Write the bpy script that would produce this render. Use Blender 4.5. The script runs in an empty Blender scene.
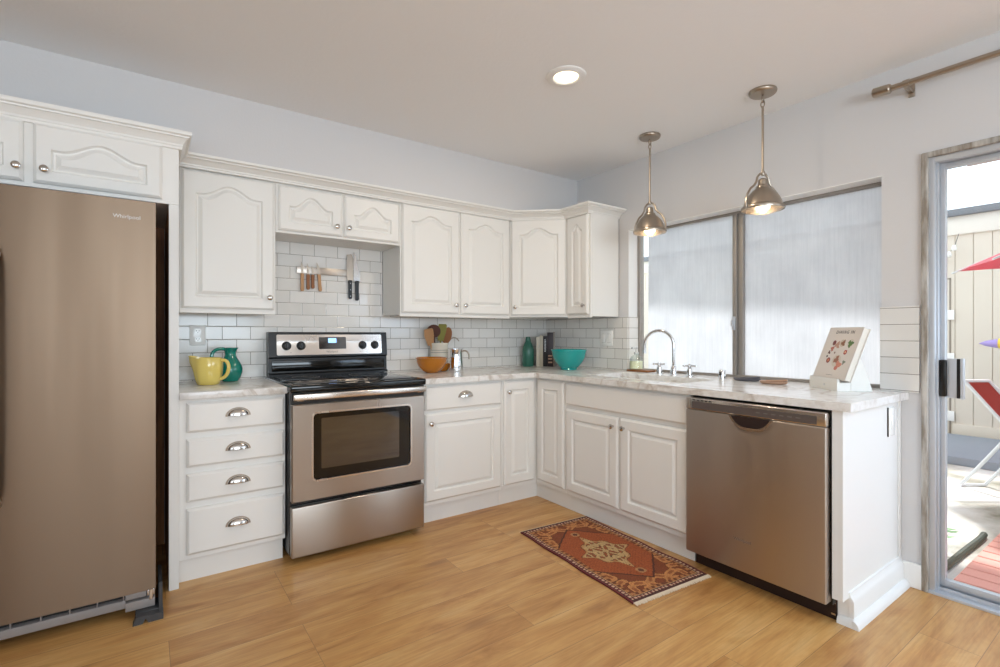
import bpy, bmesh, math, random
from mathutils import Vector, Matrix
random.seed(7)
SC = bpy.context.scene
COL = SC.collection
PI = math.pi

# ---------------------------------------------------------------- camera, sky, sun, fill lamps, door daylight, exposure
YAW = 0.6175
cam = bpy.data.cameras.new('camera'); camo = bpy.data.objects.new('camera', cam); COL.objects.link(camo)
camo.location = (-2.94, -3.42, 1.19)
camo.rotation_euler = (PI / 2, 0, -YAW)
cam.sensor_width = 36; cam.lens = 497 / 1000 * 36; cam.clip_start = 0.05; cam.clip_end = 200
cam.shift_y = 0.0005
SC.camera = camo
SC.view_settings.view_transform = 'Standard'; SC.view_settings.look = 'None'
SC.view_settings.gamma = 1; SC.view_settings.use_curve_mapping = False
SC.view_settings.exposure = 0.07

w = bpy.data.worlds.new('sky'); SC.world = w; w.use_nodes = True
bg = w.node_tree.nodes['Background']; bg.inputs[0].default_value = (0.84, 0.93, 1.0, 1); bg.inputs[1].default_value = 2.1

def lamp(name, kind, loc, rot, energy, color=(1, 1, 1), size=None, size_y=None, **kw):
    l = bpy.data.lights.new(name, kind); l.energy = energy; l.color = color
    if kind == 'AREA':
        l.shape = 'RECTANGLE'; l.size = size; l.size_y = size_y or size
    for k, v in kw.items(): setattr(l, k, v)
    o = bpy.data.objects.new(name, l); o.location = loc; o.rotation_euler = rot; COL.objects.link(o)
    return o
lamp('sun', 'SUN', (6, -3, 8), (0, math.radians(32), math.radians(8)), 5.0, (1, 0.97, 0.93), angle=0.05)
# two added fill lamps behind the camera, tilted up; then daylight at the door
lamp('fill_rear', 'AREA', (-2.9, -6.3, 1.5), (math.radians(140), 0, 0), 112, (0.745, 0.885, 1.0), 3.0, 1.5)
lamp('fill_left', 'AREA', (-5.1, -4.4, 1.5), (math.radians(140), 0, -PI / 2), 18, (0.76, 0.9, 1.0), 2.2, 1.5)
lamp('daylight_glass_door', 'AREA', (0.12, -4.1, 1.5), (math.radians(48), 0, PI / 2), 22, (0.54, 0.73, 1.0), 2.0, 0.9)

# ---------------------------------------------------------------- materials
def srgb(r, g, b):
    f = lambda c: (c / 255 / 12.92) if c / 255 <= 0.04045 else ((c / 255 + 0.055) / 1.055) ** 2.4
    return (f(r), f(g), f(b), 1)
def mat(name, col, rough=0.5, metal=0.0, **kw):
    m = bpy.data.materials.new(name); m.use_nodes = True
    b = m.node_tree.nodes['Principled BSDF']
    b.inputs['Base Color'].default_value = col if len(col) == 4 else (*col, 1)
    b.inputs['Roughness'].default_value = rough; b.inputs['Metallic'].default_value = metal
    for k, v in kw.items(): b.inputs[k.replace('_', ' ')].default_value = v
    return m
def N(m, t, **kw):
    n = m.node_tree.nodes.new(t)
    for k, v in kw.items(): setattr(n, k, v)
    return n
def L(m, a, b): m.node_tree.links.new(a, b)
def bsdf(m): return m.node_tree.nodes['Principled BSDF']
def coords(m, scale=(1, 1, 1), rot=(0, 0, 0), loc=(0, 0, 0)):
    g = N(m, 'ShaderNodeNewGeometry'); mp = N(m, 'ShaderNodeMapping')
    mp.inputs['Scale'].default_value = scale; mp.inputs['Rotation'].default_value = rot; mp.inputs['Location'].default_value = loc
    L(m, g.outputs['Position'], mp.inputs['Vector']); return mp.outputs['Vector']
def ramp(m, fac, stops):
    r = N(m, 'ShaderNodeValToRGB'); e = r.color_ramp.elements
    while len(e) < len(stops): e.new(0.5)
    for i, (p, c) in enumerate(stops): e[i].position = p; e[i].color = c
    L(m, fac, r.inputs['Fac']); return r.outputs['Color']
def mixc(m, fac, a, b, blend='MIX'):
    x = N(m, 'ShaderNodeMix', data_type='RGBA', blend_type=blend)
    for s, v in ((x.inputs[0], fac), (x.inputs[6], a), (x.inputs[7], b)):
        if hasattr(v, 'links'): L(m, v, s)
        else: s.default_value = v
    return x.outputs[2]
def noise(m, vec, scale, detail=4, rough=0.55):
    n = N(m, 'ShaderNodeTexNoise'); n.inputs['Scale'].default_value = scale
    n.inputs['Detail'].default_value = detail; n.inputs['Roughness'].default_value = rough
    L(m, vec, n.inputs['Vector']); return n.outputs['Fac']
def bump(m, h, strength, dist=0.01):
    b = N(m, 'ShaderNodeBump'); b.inputs['Strength'].default_value = strength; b.inputs['Distance'].default_value = dist
    L(m, h, b.inputs['Height']); L(m, b.outputs['Normal'], bsdf(m).inputs['Normal'])

M = {}
M['wall'] = mat('wall_paint', srgb(214, 212, 212), 0.75); bump(M['wall'], noise(M['wall'], coords(M['wall']), 90, 2), 0.12, 0.004)
M['ceiling'] = mat('ceiling_paint', srgb(242, 242, 243), 0.85); bump(M['ceiling'], noise(M['ceiling'], coords(M['ceiling']), 55, 3), 0.18, 0.005)
M['tan'] = mat('tan_paint', srgb(160, 150, 140), 0.7)
M['paint'] = mat('cabinet_paint', srgb(236, 233, 228), 0.38)
M['trimw'] = mat('trim_paint', srgb(240, 239, 237), 0.42)
M['white'] = mat('white_plastic', srgb(250, 249, 246), 0.1)
M['nickel'] = mat('polished_nickel', srgb(205, 200, 195), 0.16, 1.0)
M['brushed'] = mat('brushed_nickel', srgb(176, 164, 150), 0.3, 1.0)
M['chrome'] = mat('chrome', srgb(225, 226, 228), 0.07, 1.0)
M['alu'] = mat('aluminium', srgb(200, 204, 210), 0.45, 0.5)
M['bronze'] = mat('window_aluminium', srgb(158, 152, 146), 0.5, 0.4)
M['black'] = mat('black_plastic', srgb(15, 13, 12), 0.3)
M['blackglass'] = mat('black_glass', srgb(12, 11, 10), 0.08)
M['ovenglass'] = mat('oven_glass', srgb(38, 33, 30), 0.05); bsdf(M['ovenglass']).inputs['IOR'].default_value = 2.1
M['greyplastic'] = mat('grey_plastic', srgb(140, 132, 128), 0.5)
M['darkgrey'] = mat('dark_grey_metal', srgb(70, 70, 72), 0.45, 0.3)
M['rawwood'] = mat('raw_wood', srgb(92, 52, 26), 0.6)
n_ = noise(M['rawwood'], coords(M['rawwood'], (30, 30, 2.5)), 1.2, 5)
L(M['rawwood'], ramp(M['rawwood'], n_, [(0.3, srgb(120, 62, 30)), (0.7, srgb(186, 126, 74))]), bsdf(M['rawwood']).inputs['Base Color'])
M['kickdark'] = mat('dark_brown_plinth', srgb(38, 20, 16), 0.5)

def steel(name, col, rough):
    m = mat(name, col, rough, 1.0); b = bsdf(m)
    b.inputs['Anisotropic'].default_value = 0.75
    t = N(m, 'ShaderNodeTangent', direction_type='RADIAL', axis='Z'); L(m, t.outputs[0], b.inputs['Tangent'])
    b.inputs['Anisotropic Rotation'].default_value = 0.25
    nz = noise(m, coords(m, (5, 5, 0.25)), 1.0, 3)
    L(m, ramp(m, nz, [(0.25, (rough * 0.8,) * 3 + (1,)), (0.75, (rough * 1.25,) * 3 + (1,))]), b.inputs['Roughness'])
    return m
M['steel'] = steel('stainless_steel', srgb(182, 173, 164), 0.32)
M['steeldish'] = steel('stainless_steel_satin', srgb(188, 177, 168), 0.42)
M['dishglass'] = mat('smoked_control_window', srgb(92, 82, 78), 0.3)
M['steelfridge'] = steel('stainless_steel_warm', srgb(128, 109, 92), 0.4)
M['steellight'] = steel('stainless_trim', srgb(214, 206, 198), 0.26)
M['fridgeside'] = mat('grey_painted_side', srgb(96, 92, 90), 0.5)

def tile_mat(name, axis, phase, width=0.1535):
    m = mat(name, srgb(232, 229, 224), 0.12); g = N(m, 'ShaderNodeNewGeometry'); sp = N(m, 'ShaderNodeSeparateXYZ'); cb = N(m, 'ShaderNodeCombineXYZ')
    L(m, g.outputs['Position'], sp.inputs[0])
    a = N(m, 'ShaderNodeMath', operation='ADD'); a.inputs[1].default_value = phase
    L(m, sp.outputs[axis], a.inputs[0]); L(m, a.outputs[0], cb.inputs[0])
    c = N(m, 'ShaderNodeMath', operation='ADD'); c.inputs[1].default_value = -0.9215 + 0.0785 * 8
    L(m, sp.outputs['Z'], c.inputs[0]); L(m, c.outputs[0], cb.inputs[1])
    br = N(m, 'ShaderNodeTexBrick'); L(m, cb.outputs[0], br.inputs['Vector'])
    br.inputs['Scale'].default_value = 1; br.inputs['Brick Width'].default_value = width; br.inputs['Row Height'].default_value = 0.0785
    br.inputs['Mortar Size'].default_value = 0.0013; br.inputs['Mortar Smooth'].default_value = 0.1; br.inputs['Bias'].default_value = 0
    br.inputs['Color1'].default_value = srgb(236, 233, 229); br.inputs['Color2'].default_value = srgb(226, 223, 218)
    br.inputs['Mortar'].default_value = srgb(128, 116, 106)
    L(m, br.outputs['Color'], bsdf(m).inputs['Base Color'])
    br2 = N(m, 'ShaderNodeTexBrick'); L(m, cb.outputs[0], br2.inputs['Vector'])
    for k, v in (('Scale', 1), ('Brick Width', width), ('Row Height', 0.0785), ('Mortar Size', 0.004), ('Mortar Smooth', 1.0)): br2.inputs[k].default_value = v
    inv = N(m, 'ShaderNodeMath', operation='SUBTRACT'); inv.inputs[0].default_value = 1; L(m, br2.outputs['Fac'], inv.inputs[1])
    ad = N(m, 'ShaderNodeMath', operation='ADD'); L(m, inv.outputs[0], ad.inputs[0])
    wv = noise(m, coords(m), 14, 1); ml = N(m, 'ShaderNodeMath', operation='MULTIPLY'); ml.inputs[1].default_value = 0.5; L(m, wv, ml.inputs[0]); L(m, ml.outputs[0], ad.inputs[1])
    bump(m, ad.outputs[0], 0.5, 0.002)
    return m
M['tile_a'] = tile_mat('white_subway_tile_back', 'X', 2.647 + 0.1535 * 20.5)
M['tile_c'] = tile_mat('white_wide_tile', 'Y', 200.2, 50.0)
M['tile_b'] = tile_mat('white_subway_tile_right', 'Y', 0.05 + 0.1535 * 40)

def counter_mat():
    m = mat('pale_stone', srgb(226, 222, 217), 0.2); v = coords(m, (1, 1, 1), (0, 0, 0.5))
    d = N(m, 'ShaderNodeTexNoise'); d.inputs['Scale'].default_value = 2.2; d.inputs['Detail'].default_value = 6; d.inputs['Distortion'].default_value = 1.6; L(m, v, d.inputs['Vector'])
    c1 = ramp(m, d.outputs['Fac'], [(0.36, srgb(238, 236, 233)), (0.47, srgb(232, 229, 225)), (0.5, srgb(206, 198, 190)), (0.53, srgb(232, 229, 226)), (0.7, srgb(240, 238, 236))])
    n2 = noise(m, v, 26, 5); c2 = ramp(m, n2, [(0.35, srgb(222, 216, 210)), (0.55, (1, 1, 1, 1))])
    L(m, mixc(m, 0.45, c1, c2, 'MULTIPLY'), bsdf(m).inputs['Base Color']); return m
M['counter'] = counter_mat()

def floor_mat():
    m = mat('oak_planks', srgb(190, 146, 96), 0.28, Specular_IOR_Level=0.75); g = N(m, 'ShaderNodeNewGeometry'); mp = N(m, 'ShaderNodeMapping')
    L(m, g.outputs['Position'], mp.inputs['Vector']); mp.inputs['Location'].default_value = (7.3, 9.06, 0)
    br = N(m, 'ShaderNodeTexBrick'); L(m, mp.outputs[0], br.inputs['Vector']); br.offset = 0.37; br.offset_frequency = 3
    for k, v in (('Scale', 1), ('Brick Width', 1.22), ('Row Height', 0.185), ('Mortar Size', 0.0008), ('Mortar Smooth', 0.2), ('Bias', 0)): br.inputs[k].default_value = v
    br.inputs['Color1'].default_value = (0, 0, 0, 1); br.inputs['Color2'].default_value = (1, 1, 1, 1); br.inputs['Mortar'].default_value = (0.5, 0.5, 0.5, 1)
    sh = N(m, 'ShaderNodeVectorMath', operation='SCALE'); sh.inputs['Scale'].default_value = 9.0; L(m, br.outputs['Color'], sh.inputs[0])
    ad = N(m, 'ShaderNodeVectorMath', operation='ADD'); L(m, g.outputs['Position'], ad.inputs[0]); L(m, sh.outputs[0], ad.inputs[1])
    m2 = N(m, 'ShaderNodeMapping'); m2.inputs['Scale'].default_value = (1.3, 6, 1); L(m, ad.outputs[0], m2.inputs['Vector'])
    g1 = N(m, 'ShaderNodeTexNoise'); g1.inputs['Scale'].default_value = 1.6; g1.inputs['Detail'].default_value = 7; g1.inputs['Roughness'].default_value = 0.6; g1.inputs['Distortion'].default_value = 0.8; L(m, m2.outputs[0], g1.inputs['Vector'])
    base = ramp(m, g1.outputs['Fac'], [(0.28, srgb(172, 120, 64)), (0.42, srgb(200, 148, 86)), (0.55, srgb(212, 164, 100)), (0.75, srgb(224, 184, 124))])
    m3 = N(m, 'ShaderNodeMapping'); m3.inputs['Scale'].default_value = (3.0, 90, 1); L(m, ad.outputs[0], m3.inputs['Vector'])
    fine = ramp(m, noise(m, m3.outputs[0], 1.3, 3), [(0.3, srgb(222, 214, 205)), (0.6, (1, 1, 1, 1))])
    c = mixc(m, 0.6, base, fine, 'MULTIPLY')
    tone = ramp(m, br.outputs['Color'], [(0, srgb(238, 232, 226)), (1, (1, 1, 1, 1))]); c = mixc(m, 1.0, c, tone, 'MULTIPLY')
    vo = N(m, 'ShaderNodeTexVoronoi'); vo.inputs['Scale'].default_value = 1.0; m4 = N(m, 'ShaderNodeMapping'); m4.inputs['Scale'].default_value = (1.4, 4.6, 1); L(m, ad.outputs[0], m4.inputs['Vector']); L(m, m4.outputs[0], vo.inputs['Vector'])
    kn = ramp(m, vo.outputs['Distance'], [(0.02, srgb(150, 110, 78)), (0.16, (1, 1, 1, 1))]); c = mixc(m, 0.55, c, kn, 'MULTIPLY')
    c = mixc(m, br.outputs['Fac'], c, srgb(128, 92, 60)); L(m, c, bsdf(m).inputs['Base Color'])
    L(m, ramp(m, g1.outputs['Fac'], [(0.3, (0.46,) * 3 + (1,)), (0.7, (0.36,) * 3 + (1,))]), bsdf(m).inputs['Roughness'])
    return m
M['floor'] = floor_mat()

def attr_mat(name, rough=0.9):
    m = mat(name, (1, 1, 1, 1), rough); a = N(m, 'ShaderNodeAttribute', attribute_name='dye'); L(m, a.outputs['Color'], bsdf(m).inputs['Base Color']); return m
M['rug'] = attr_mat('woven_wool'); bump(M['rug'], noise(M['rug'], coords(M['rug']), 420, 2), 0.6, 0.003)
M['cover'] = attr_mat('printed_cover', 0.35)
M['fringe'] = mat('cotton_fringe', srgb(226, 208, 184), 0.95)
def ceramic(name, c, rough=0.14): return mat(name, c, rough, Coat_Weight=0.5, Coat_Roughness=0.05)
M['yellow'] = ceramic('yellow_glaze', srgb(230, 205, 110)); M['teal'] = ceramic('teal_glaze', srgb(10, 126, 110))
M['turq'] = ceramic('turquoise_glaze', srgb(6, 156, 152)); M['crock'] = ceramic('cream_glaze', srgb(226, 220, 206))
M['amber'] = mat('amber_glass', srgb(206, 126, 22), 0.05, Transmission_Weight=0.25, Coat_Weight=1.0); bsdf(M['amber']).inputs['IOR'].default_value = 1.3
M['green'] = mat('green_bottle_glass', srgb(48, 104, 88), 0.3)
M['clear'] = mat('clear_plastic', (0.95, 0.97, 0.98, 1), 0.05, Transmission_Weight=0.95); bsdf(M['clear']).inputs['IOR'].default_value = 1.2
M['soap'] = mat('pale_yellow_soap', srgb(250, 246, 206), 0.15)
M['woodlight'] = mat('light_wood', srgb(188, 142, 98), 0.5); M['wooddark'] = mat('dark_wood', srgb(84, 40, 22), 0.5)
M['woodmid'] = mat('brown_wood', srgb(142, 88, 44), 0.5); M['olive'] = mat('olive_wood', srgb(132, 128, 52), 0.5)
M['band'] = mat('grey_band', srgb(110, 112, 108), 0.4)
for k, c in dict(bkwhite=(206, 198, 182), bkcream=(190, 180, 160), bkblack=(26, 22, 24), bkdark=(44, 32, 36), page=(232, 226, 214), coverw=(226, 218, 210), slate=(92, 92, 100), clay=(186, 150, 126), bkgrey=(150, 140, 128)).items(): M[k] = mat(k + '_paper' if 'bk' in k else k, srgb(*c), 0.5)
M['easel'] = mat('white_easel_paint', srgb(238, 236, 230), 0.4)
M['glow'] = mat('warm_lamp_glow', (1, 0.9, 0.7, 1), 0.5); bsdf(M['glow']).inputs['Emission Color'].default_value = (1, 0.8, 0.5, 1); bsdf(M['glow']).inputs['Emission Strength'].default_value = 4
M['lens'] = mat('ribbed_glass', (0.98, 0.97, 0.95, 1), 0.12, Transmission_Weight=0.9); bsdf(M['lens']).inputs['IOR'].default_value = 1.15
M['lcd'] = mat('blue_clock_digits', (0.1, 0.25, 0.9, 1)); bsdf(M['lcd']).inputs['Emission Color'].default_value = (0.35, 0.6, 1, 1); bsdf(M['lcd']).inputs['Emission Strength'].default_value = 1.6
M['ink'] = mat('dark_ink', srgb(52, 48, 48), 0.5); M['inkgrey'] = mat('grey_ink', srgb(120, 114, 110), 0.4); M['inkwhite'] = mat('white_ink', srgb(225, 225, 225), 0.4)

def film_mat():
    m = bpy.data.materials.new('translucent_window_film'); m.use_nodes = True; t = m.node_tree; t.nodes.clear()
    o = t.nodes.new('ShaderNodeOutputMaterial'); tr = t.nodes.new('ShaderNodeBsdfTranslucent'); tp = t.nodes.new('ShaderNodeBsdfTransparent'); df = t.nodes.new('ShaderNodeBsdfDiffuse')
    v = coords(m, (70, 70, 3.0)); c = ramp(m, noise(m, v, 1.0, 6, 0.8), [(0.3, (0.72, 0.735, 0.77, 1)), (0.7, (0.86, 0.87, 0.90, 1))])
    c = mixc(m, 0.5, c, ramp(m, noise(m, coords(m, (1, 1, 1)), 4.0, 5, 0.6), [(0.35, (0.8, 0.8, 0.82, 1)), (0.65, (1, 1, 1, 1))]), 'MULTIPLY')
    L(m, c, tr.inputs[0]); df.inputs[0].default_value = (0.75, 0.76, 0.78, 1)
    a = t.nodes.new('ShaderNodeMixShader'); a.inputs[0].default_value = 0.22; L(m, tr.outputs[0], a.inputs[1]); L(m, tp.outputs[0], a.inputs[2])
    b = t.nodes.new('ShaderNodeMixShader'); b.inputs[0].default_value = 0.12; L(m, a.outputs[0], b.inputs[1]); L(m, df.outputs[0], b.inputs[2])
    L(m, b.outputs[0], o.inputs[0]); return m
M['film'] = film_mat()
def glass_mat():
    m = bpy.data.materials.new('thin_clear_glass'); m.use_nodes = True; t = m.node_tree; t.nodes.clear()
    o = t.nodes.new('ShaderNodeOutputMaterial'); tp = t.nodes.new('ShaderNodeBsdfTransparent'); gl = t.nodes.new('ShaderNodeBsdfGlossy'); gl.inputs['Roughness'].default_value = 0.02
    x = t.nodes.new('ShaderNodeMixShader'); x.inputs[0].default_value = 0.05; tp.inputs[0].default_value = (0.96, 0.98, 0.98, 1)
    L(m, tp.outputs[0], x.inputs[1]); L(m, gl.outputs[0], x.inputs[2]); L(m, x.outputs[0], o.inputs[0]); return m
M['glass'] = glass_mat()
M['weathered'] = mat('weathered_wood', srgb(150, 138, 126), 0.8)
n_ = noise(M['weathered'], coords(M['weathered'], (20, 20, 3)), 2, 6); L(M['weathered'], ramp(M['weathered'], n_, [(0.35, srgb(140, 130, 118)), (0.65, srgb(200, 196, 190))]), bsdf(M['weathered']).inputs['Base Color'])
M['siding'] = mat('cream_siding', srgb(226, 216, 202), 0.8); M['fascia'] = mat('fascia_paint', srgb(232, 226, 216), 0.7); M['roofedge'] = mat('roof_edge_metal', srgb(120, 124, 130), 0.6)
M['concrete'] = mat('patio_concrete', srgb(205, 202, 196), 0.9)
n_ = noise(M['concrete'], coords(M['concrete'], (1, 1, 1)), 1.6, 6); L(M['concrete'], ramp(M['concrete'], n_, [(0.38, srgb(128, 126, 110)), (0.5, srgb(196, 192, 184)), (0.62, srgb(228, 226, 222))]), bsdf(M['concrete']).inputs['Base Color'])  # olive and grey patches paint the patio's shadow patches into the colour
M['step'] = mat('blue_grey_step', srgb(148, 156, 168), 0.9)
M['deck'] = mat('red_deck_stain', srgb(226, 158, 146), 0.7); M['umbrella'] = mat('red_umbrella_fabric', srgb(214, 118, 128), 0.8); M['redsling'] = mat('red_sling_fabric', srgb(190, 80, 72), 0.8)
M['whitemetal'] = mat('white_powder_coat', srgb(225, 226, 228), 0.4); M['hose'] = mat('dark_green_rubber', srgb(44, 58, 50), 0.5); M['leaf'] = mat('leaf_green', srgb(120, 168, 110), 0.6)
M['purple'] = mat('lilac_fabric', srgb(176, 158, 220), 0.8); M['yellowf'] = mat('yellow_fabric', srgb(250, 214, 90), 0.8); M['bulb'] = mat('frosted_bulb', srgb(245, 245, 240), 0.2)
M['shadeboard'] = mat('shade_board', srgb(190, 184, 176), 0.8)

# ---------------------------------------------------------------- mesh helpers
def wloc(o):
    v = Vector((0, 0, 0))
    while o: v += o.location; o = o.parent
    return v
def obj(name, bm, m, parent=None, smooth=True, loc=None, angle=35, kind=None):
    me = bpy.data.meshes.new(name)
    off = wloc(parent) if parent else Vector((0, 0, 0))
    if loc is not None: off = off + (Vector(loc) - off)
    bmesh.ops.translate(bm, verts=bm.verts, vec=-off)
    bmesh.ops.recalc_face_normals(bm, faces=bm.faces)
    bm.to_mesh(me); bm.free()
    if smooth: me.shade_smooth(); me.set_sharp_from_angle(angle=math.radians(angle))
    for k in (m if isinstance(m, (list, tuple)) else [m]): me.materials.append(M[k])
    o = bpy.data.objects.new(name, me); COL.objects.link(o)
    if parent: o.parent = parent
    o.location = off - (wloc(parent) if parent else Vector((0, 0, 0)))
    if kind: o['kind'] = kind
    return o
def thing(name, label, cat, loc, group=None):
    o = bpy.data.objects.new(name, None); o.empty_display_size = 0.05; COL.objects.link(o); o.location = loc
    o['label'] = label; o['category'] = cat
    if group: o['group'] = group
    return o
def tag(o, label, cat, group=None, kind=None):
    o['label'] = label; o['category'] = cat
    if group: o['group'] = group
    if kind: o['kind'] = kind
    return o
def struct(name, bm, m, parent=None, label=None, smooth=False, loc=None):
    o = obj(name, bm, m, parent, smooth, loc)
    if not parent: o['kind'] = 'structure'
    if label: o['label'] = label; 
    if label and not parent: o['category'] = name.split('_')[0]
    return o
def B(): return bmesh.new()
def join(bm, t, mtx=None):
    if mtx is not None: bmesh.ops.transform(t, matrix=mtx, verts=t.verts)
    me = bpy.data.meshes.new('t'); t.to_mesh(me); t.free(); bm.from_mesh(me); bpy.data.meshes.remove(me)
def box(bm, x0, x1, y0, y1, z0, z1, bev=0.0, seg=2, mtx=None):
    t = bmesh.new(); bmesh.ops.create_cube(t, size=1)
    x0, x1 = min(x0, x1), max(x0, x1); y0, y1 = min(y0, y1), max(y0, y1); z0, z1 = min(z0, z1), max(z0, z1)
    bmesh.ops.transform(t, matrix=Matrix.Translation(((x0 + x1) / 2, (y0 + y1) / 2, (z0 + z1) / 2)) @ Matrix.Diagonal((x1 - x0, y1 - y0, z1 - z0, 1)), verts=t.verts)
    if bev: bmesh.ops.bevel(t, geom=t.edges, offset=bev, segments=seg, profile=0.5, affect='EDGES')
    join(bm, t, mtx); return bm
def basis(axis):
    a = Vector(axis).normalized(); h = Vector((0, 0, 1)) if abs(a.z) < 0.9 else Vector((1, 0, 0))
    u = h.cross(a).normalized(); return a, u, a.cross(u)
def lathe(bm, prof, o=(0, 0, 0), axis=(0, 0, 1), seg=32, sx=1.0):
    a, u, v = basis(axis); o = Vector(o); rings = []
    for r, h in prof:
        if r < 1e-6: rings.append([bm.verts.new(o + a * h)])
        else: rings.append([bm.verts.new(o + a * h + (u * math.cos(2 * PI * k / seg) * sx + v * math.sin(2 * PI * k / seg)) * r) for k in range(seg)])
    for A, C in zip(rings, rings[1:]):
        if len(A) == 1 and len(C) == 1: continue
        for k in range(seg):
            q = (k + 1) % seg
            if len(A) == 1: bm.faces.new((A[0], C[k], C[q]))
            elif len(C) == 1: bm.faces.new((A[k], A[q], C[0]))
            else: bm.faces.new((A[k], A[q], C[q], C[k]))
    return bm
def cyl(bm, p, q, r, seg=16, r2=None):
    p, q = Vector(p), Vector(q); d = (q - p).length
    return lathe(bm, [(0, 0), (r, 0), (r2 or r, d), (0, d)], p, q - p, seg)
def tube(bm, pts, r, seg=10, closed=False, rs=None):
    pts = [Vector(p) for p in pts]; n = len(pts); rings = []; prev = None
    for i, p in enumerate(pts):
        if closed: d = pts[(i + 1) % n] - pts[i - 1]
        else: d = pts[min(i + 1, n - 1)] - pts[max(i - 1, 0)]
        d.normalize()
        if prev is None: _, u, _ = basis(d)
        else: u = (prev - d * prev.dot(d)).normalized()
        prev = u; v = d.cross(u); rr = rs[i] if rs else r
        rings.append([bm.verts.new(p + (u * math.cos(2 * PI * k / seg) + v * math.sin(2 * PI * k / seg)) * rr) for k in range(seg)])
    pairs = list(zip(rings, rings[1:])) + ([(rings[-1], rings[0])] if closed else [])
    for A, C in pairs:
        for k in range(seg): bm.faces.new((A[k], A[(k + 1) % seg], C[(k + 1) % seg], C[k]))
    if not closed: bm.faces.new(rings[0]); bm.faces.new(rings[-1][::-1])
    return bm
def prism(bm, poly, fn, h0, h1):
    """poly: list of 2D points; fn(a, b, h) -> point; extruded between h0 and h1"""
    A = [bm.verts.new(fn(a, b, h0)) for a, b in poly]; C = [bm.verts.new(fn(a, b, h1)) for a, b in poly]; n = len(poly)
    for k in range(n): bm.faces.new((A[k], A[(k + 1) % n], C[(k + 1) % n], C[k]))
    bm.faces.new(A[::-1]); bm.faces.new(C); return bm
def grid_slab(bm, us, vs, hole, fn, h0, h1):
    """rectangles of the grid us x vs, minus those hole(uc, vc) refuses, as one closed slab"""
    V = {}
    def vt(i, j, k):
        if (i, j, k) not in V: V[(i, j, k)] = bm.verts.new(fn(us[i], vs[j], (h0, h1)[k]))
        return V[(i, j, k)]
    F = {(i, j) for i in range(len(us) - 1) for j in range(len(vs) - 1) if not hole((us[i] + us[i + 1]) / 2, (vs[j] + vs[j + 1]) / 2)}
    for i, j in F:
        for k in (0, 1): bm.faces.new([vt(i, j, k), vt(i + 1, j, k), vt(i + 1, j + 1, k), vt(i, j + 1, k)])
        for (a, b), (p, q) in (((-1, 0), ((i, j), (i, j + 1))), ((1, 0), ((i + 1, j), (i + 1, j + 1))), ((0, -1), ((i, j), (i + 1, j))), ((0, 1), ((i, j + 1), (i + 1, j + 1)))):
            if (i + a, j + b) not in F: bm.faces.new([vt(*p, 0), vt(*q, 0), vt(*q, 1), vt(*p, 1)])
    return bm
def text(name, body, size, origin, u, up, m, parent, extrude=0.0004, align='CENTER', spacing=1.0):
    c = bpy.data.curves.new('t', 'FONT'); c.body = body; c.size = size; c.extrude = extrude; c.align_x = align; c.space_character = spacing; c.resolution_u = 3
    t = bpy.data.objects.new('t', c); COL.objects.link(t); bpy.context.view_layer.update()
    me = bpy.data.meshes.new_from_object(t.evaluated_get(bpy.context.evaluated_depsgraph_get())); bpy.data.objects.remove(t); bpy.data.curves.remove(c)
    bm = bmesh.new(); bm.from_mesh(me); bpy.data.meshes.remove(me)
    u = Vector(u).normalized(); up = Vector(up).normalized(); n = u.cross(up)
    mt = Matrix((u, up, n)).transposed().to_4x4(); mt.translation = Vector(origin)
    bmesh.ops.transform(bm, matrix=mt, verts=bm.verts)
    return obj(name, bm, m, parent, smooth=False)

class Frame:
    """a vertical front: u runs left to right as seen from the room, n comes out of it"""
    def __init__(s, o, u):
        s.o = Vector((o[0], o[1], 0)); s.u = Vector((u[0], u[1], 0)).normalized(); s.n = Vector((s.u.y, -s.u.x, 0))
    def __call__(s, u, z, n): return s.o + s.u * u + s.n * n + Vector((0, 0, z))
    def box(s, bm, u0, u1, z0, z1, n0, n1, bev=0.0, seg=2):
        m = Matrix((s.u, s.n, Vector((0, 0, 1)))).transposed().to_4x4(); m.translation = s.o
        return box(bm, u0, u1, n0, n1, z0, z1, bev, seg, m)
FA = Frame((0, 0), (1, 0))       # back wall: u = x, n = -y
FB = Frame((0, 0), (0, -1))      # right wall: u = -y, n = -x

def door_bm(F, u0, u1, z0, z1, n0, t=0.02, rise=0.0, st=0.055, rail=0.055, slab=False):
    bm = B(); n = 28
    def bumpf(s): return 0.5 * (1 + math.cos(PI * s / 0.82)) if abs(s) < 0.82 else 0.0
    def contour(d, h, outer=False):
        if outer: Lx, R, Bz, T, rs = u0 + d, u1 - d, z0 + d, z1 - d, 0
        else: Lx, R, Bz, T, rs = u0 + st + d, u1 - st - d, z0 + rail + d, z1 - rail - d - rise, rise
        pts = [(Lx, Bz), (R, Bz)]
        for k in range(n + 1):
            s = 1 - 2 * k / n; pts.append(((Lx + R) / 2 + s * (R - Lx) / 2, T + rs * bumpf(s)))
        return [bm.verts.new(F(a, b, n0 + h)) for a, b in pts]
    loops = [contour(0, 0, True), contour(0, t - 0.009, True), contour(0.003, t - 0.006, True), contour(0.011, t, True)]
    if slab: loops += [contour(0.016, t, True)]
    else: loops += [contour(0, t), contour(0.007, t - 0.012), contour(0.013, t - 0.013), contour(0.030, t - 0.001), contour(0.032, t)]
    for A, C in zip(loops, loops[1:]):
        m = len(A)
        for k in range(m): bm.faces.new((A[k], A[(k + 1) % m], C[(k + 1) % m], C[k]))
    bm.faces.new(loops[0][::-1]); bm.faces.new(loops[-1]); return bm
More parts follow.
